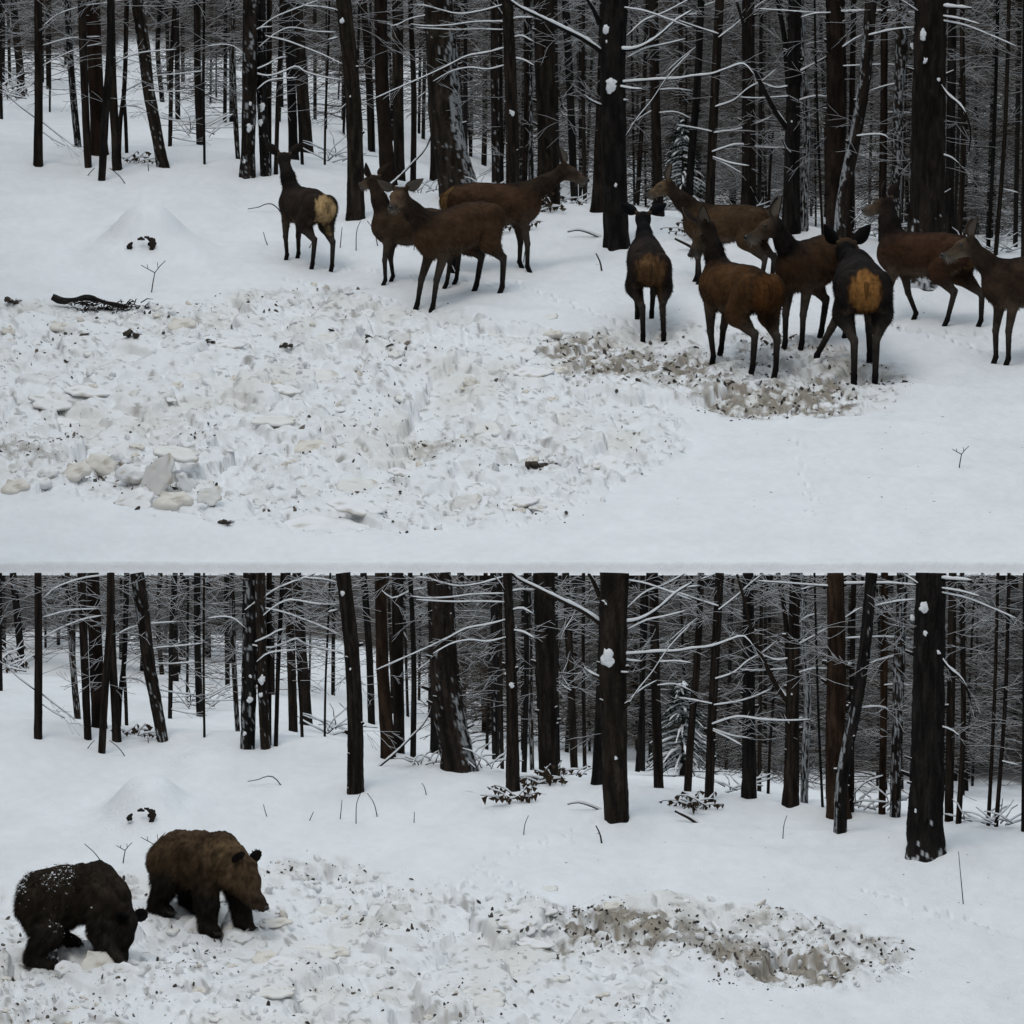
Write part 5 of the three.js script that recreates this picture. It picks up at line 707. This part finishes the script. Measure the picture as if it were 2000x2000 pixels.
  paint(geo, (x, y, z) => { const c = boneAt(bones, x, y, z), g = 1 + 0.4 * noise(x * 10 + sd, y * 8, z * 10) + 0.45 * noise(x * 34, y * 20, z * 34); return c.map(v => Math.max(0.003, v * g)); });
  part('body', geo, M.fur, t);
  part('fur', hair(geo, 60000, (x, y, z) => Math.hypot(x - hp(0.36, -0.06, 0).x, y - hp(0.36, -0.06, 0).y, z - hp(0.36, -0.06, 0).z) < 0.1 ? 0.006 : inHead(x, y, z) ? 0.022 : 0.05 + 0.035 * noise(x * 14, y * 9, z * 14), 0.007, () => [-0.5, -0.75, 0], sd + 3), M.fur, t).userData.kind = 'stuff';
  for (const w of [-1, 1]) {
    const mb = new MB(), e = hp(-0.06, 0.12, 0.125 * w), ax = V(0, 0, 0).addScaledVector(up, 0.75).addScaledVector(side, 0.65 * w).normalize(), fc = V(0, 0, 0).addScaledVector(hd, 1).addScaledVector(V(0, 0.2, 1).applyAxisAngle(V(0, 1, 0), -yaw), o.earTurn || 0.4).normalize(), wd = V(0, 0, 0).crossVectors(ax, fc).normalize(), n2 = 12;
    for (const lay of [0, 1]) for (let i = 0; i <= 5; i++) for (let j = 0; j <= n2; j++) { const r = i / 5, a = j / n2 * 6.283, q = e.clone().addScaledVector(ax, (0.03 + Math.sin(a) * r * 0.072) * HS).addScaledVector(wd, Math.cos(a) * r * 0.068 * HS).addScaledVector(fc, (lay ? -0.03 * Math.sqrt(1 - r * r * 0.98) : -0.012 + 0.02 * r * r)); mb.v(q.x, q.y, q.z, (lay ? C.ear : C.ear.map(v => v * 1.2))); }
    for (const lay of [0, 1]) for (let i = 0; i < 5; i++) for (let j = 0; j < n2; j++) { const q = lay * 6 * (n2 + 1) + i * (n2 + 1) + j; mb.i.push(q, q + 1, q + n2 + 1, q + 1, q + n2 + 2, q + n2 + 1); }
    const eg = mb.geo(), er = part('ear', eg, M.fur, t); part('ear_fur', hair(eg, 900, 0.022, 0.005, () => [-0.2, 0.1, 0], sd + 9 + w), M.fur, er).userData.kind = 'stuff';
    const eye = new MB(), ep = hp(0.135, 0.035, 0.075 * w); eye.blob(ep.x, ep.y, ep.z, 0.016, 0.015, 0.016, 1, null, 0); part('eye', eye.geo(), M.black, t);
  }
  const no = new MB(), np = hp(0.395, -0.06, 0); no.blob(np.x, np.y, np.z, 0.032, 0.03, 0.038, 2, null, 0.1); part('nose', no.geo(), M.black, t);
  for (const q of paws) { const cl = new MB(); for (let i = -2; i <= 2; i++) cl.tube([V(q.x - 0.01, q.y + 0.005, q.z + i * 0.024), V(q.x + 0.03, q.y - 0.005, q.z + i * 0.026), V(q.x + 0.055, q.y - 0.035, q.z + i * 0.027)], [0.009, 0.008, 0.002], 5); const cm = part('claws', cl.geo(), M.hoof, t); cm.userData.kind = 'stuff'; }
  if (o.snow) { const rnd = rng(77), sb = new MB(); let c = 0; for (let q = 0; q < 60000 && c < 1100; q++) { const i = Math.floor(rnd() * p.count), x = p.getX(i), y = p.getY(i), z = p.getZ(i), top = geo.attributes.normal.getY(i) > 0.25 && rnd() < sm(0.3, -0.25, x + 0.3 * noise(x * 5, z * 5, 9)) && noise(x * 9, z * 9, 4) > -0.15; if (!top && !(rnd() < 0.008 && x < 0.3)) continue; c++; const r = 0.0015 + 0.007 * rnd() ** 6; sb.blob(x + geo.attributes.normal.getX(i) * 0.02, y + geo.attributes.normal.getY(i) * 0.02, z + geo.attributes.normal.getZ(i) * 0.02, r * 1.3, r * 0.8, r, q, null, 0.5); } part('snow_flecks', sb.geo(), M.snowLump, t).userData.kind = 'stuff'; }
  return t;
}
bear({ px: 391, row: 686, s: 0.78, len: 0.86, hs: 1.2, yaw: -50, skull: [0.86, 0.6, 0.02], head: [-30, -42], legs: [[0.2, 0.02], [0.0, -0.02], [0.06, 0], [-0.02, 0]], col: { back: [0.045, 0.029, 0.0165], hump: [0.024, 0.0155, 0.0095], neck: [0.06, 0.04, 0.021], head: [0.05, 0.032, 0.018], muzzle: [0.03, 0.02, 0.0135], leg: [0.01, 0.008, 0.0065], ear: [0.009, 0.007, 0.006] }, label: 'larger brown bear standing with head lowered, facing right' });
bear({ px: 140, row: 746, s: 0.81, len: 0.66, hs: 1.08, yaw: -10, skull: [0.8, 0.34, 0.06], head: [-34, -76], arch: 0.1, snow: true, earTurn: 1.6, legs: [[0.06, 0.05], [0.16, 0], [0.2, -0.05], [0.04, 0]], col: { back: [0.018, 0.0135, 0.0095], hump: [0.011, 0.0085, 0.007], neck: [0.015, 0.011, 0.008], head: [0.01, 0.0075, 0.0065], muzzle: [0.009, 0.0075, 0.0065], leg: [0.016, 0.013, 0.0105], ear: [0.006, 0.0055, 0.0055] }, label: 'smaller dark bear with snow on its back, nose down in the snow' });

renderer.render(scene, camera);
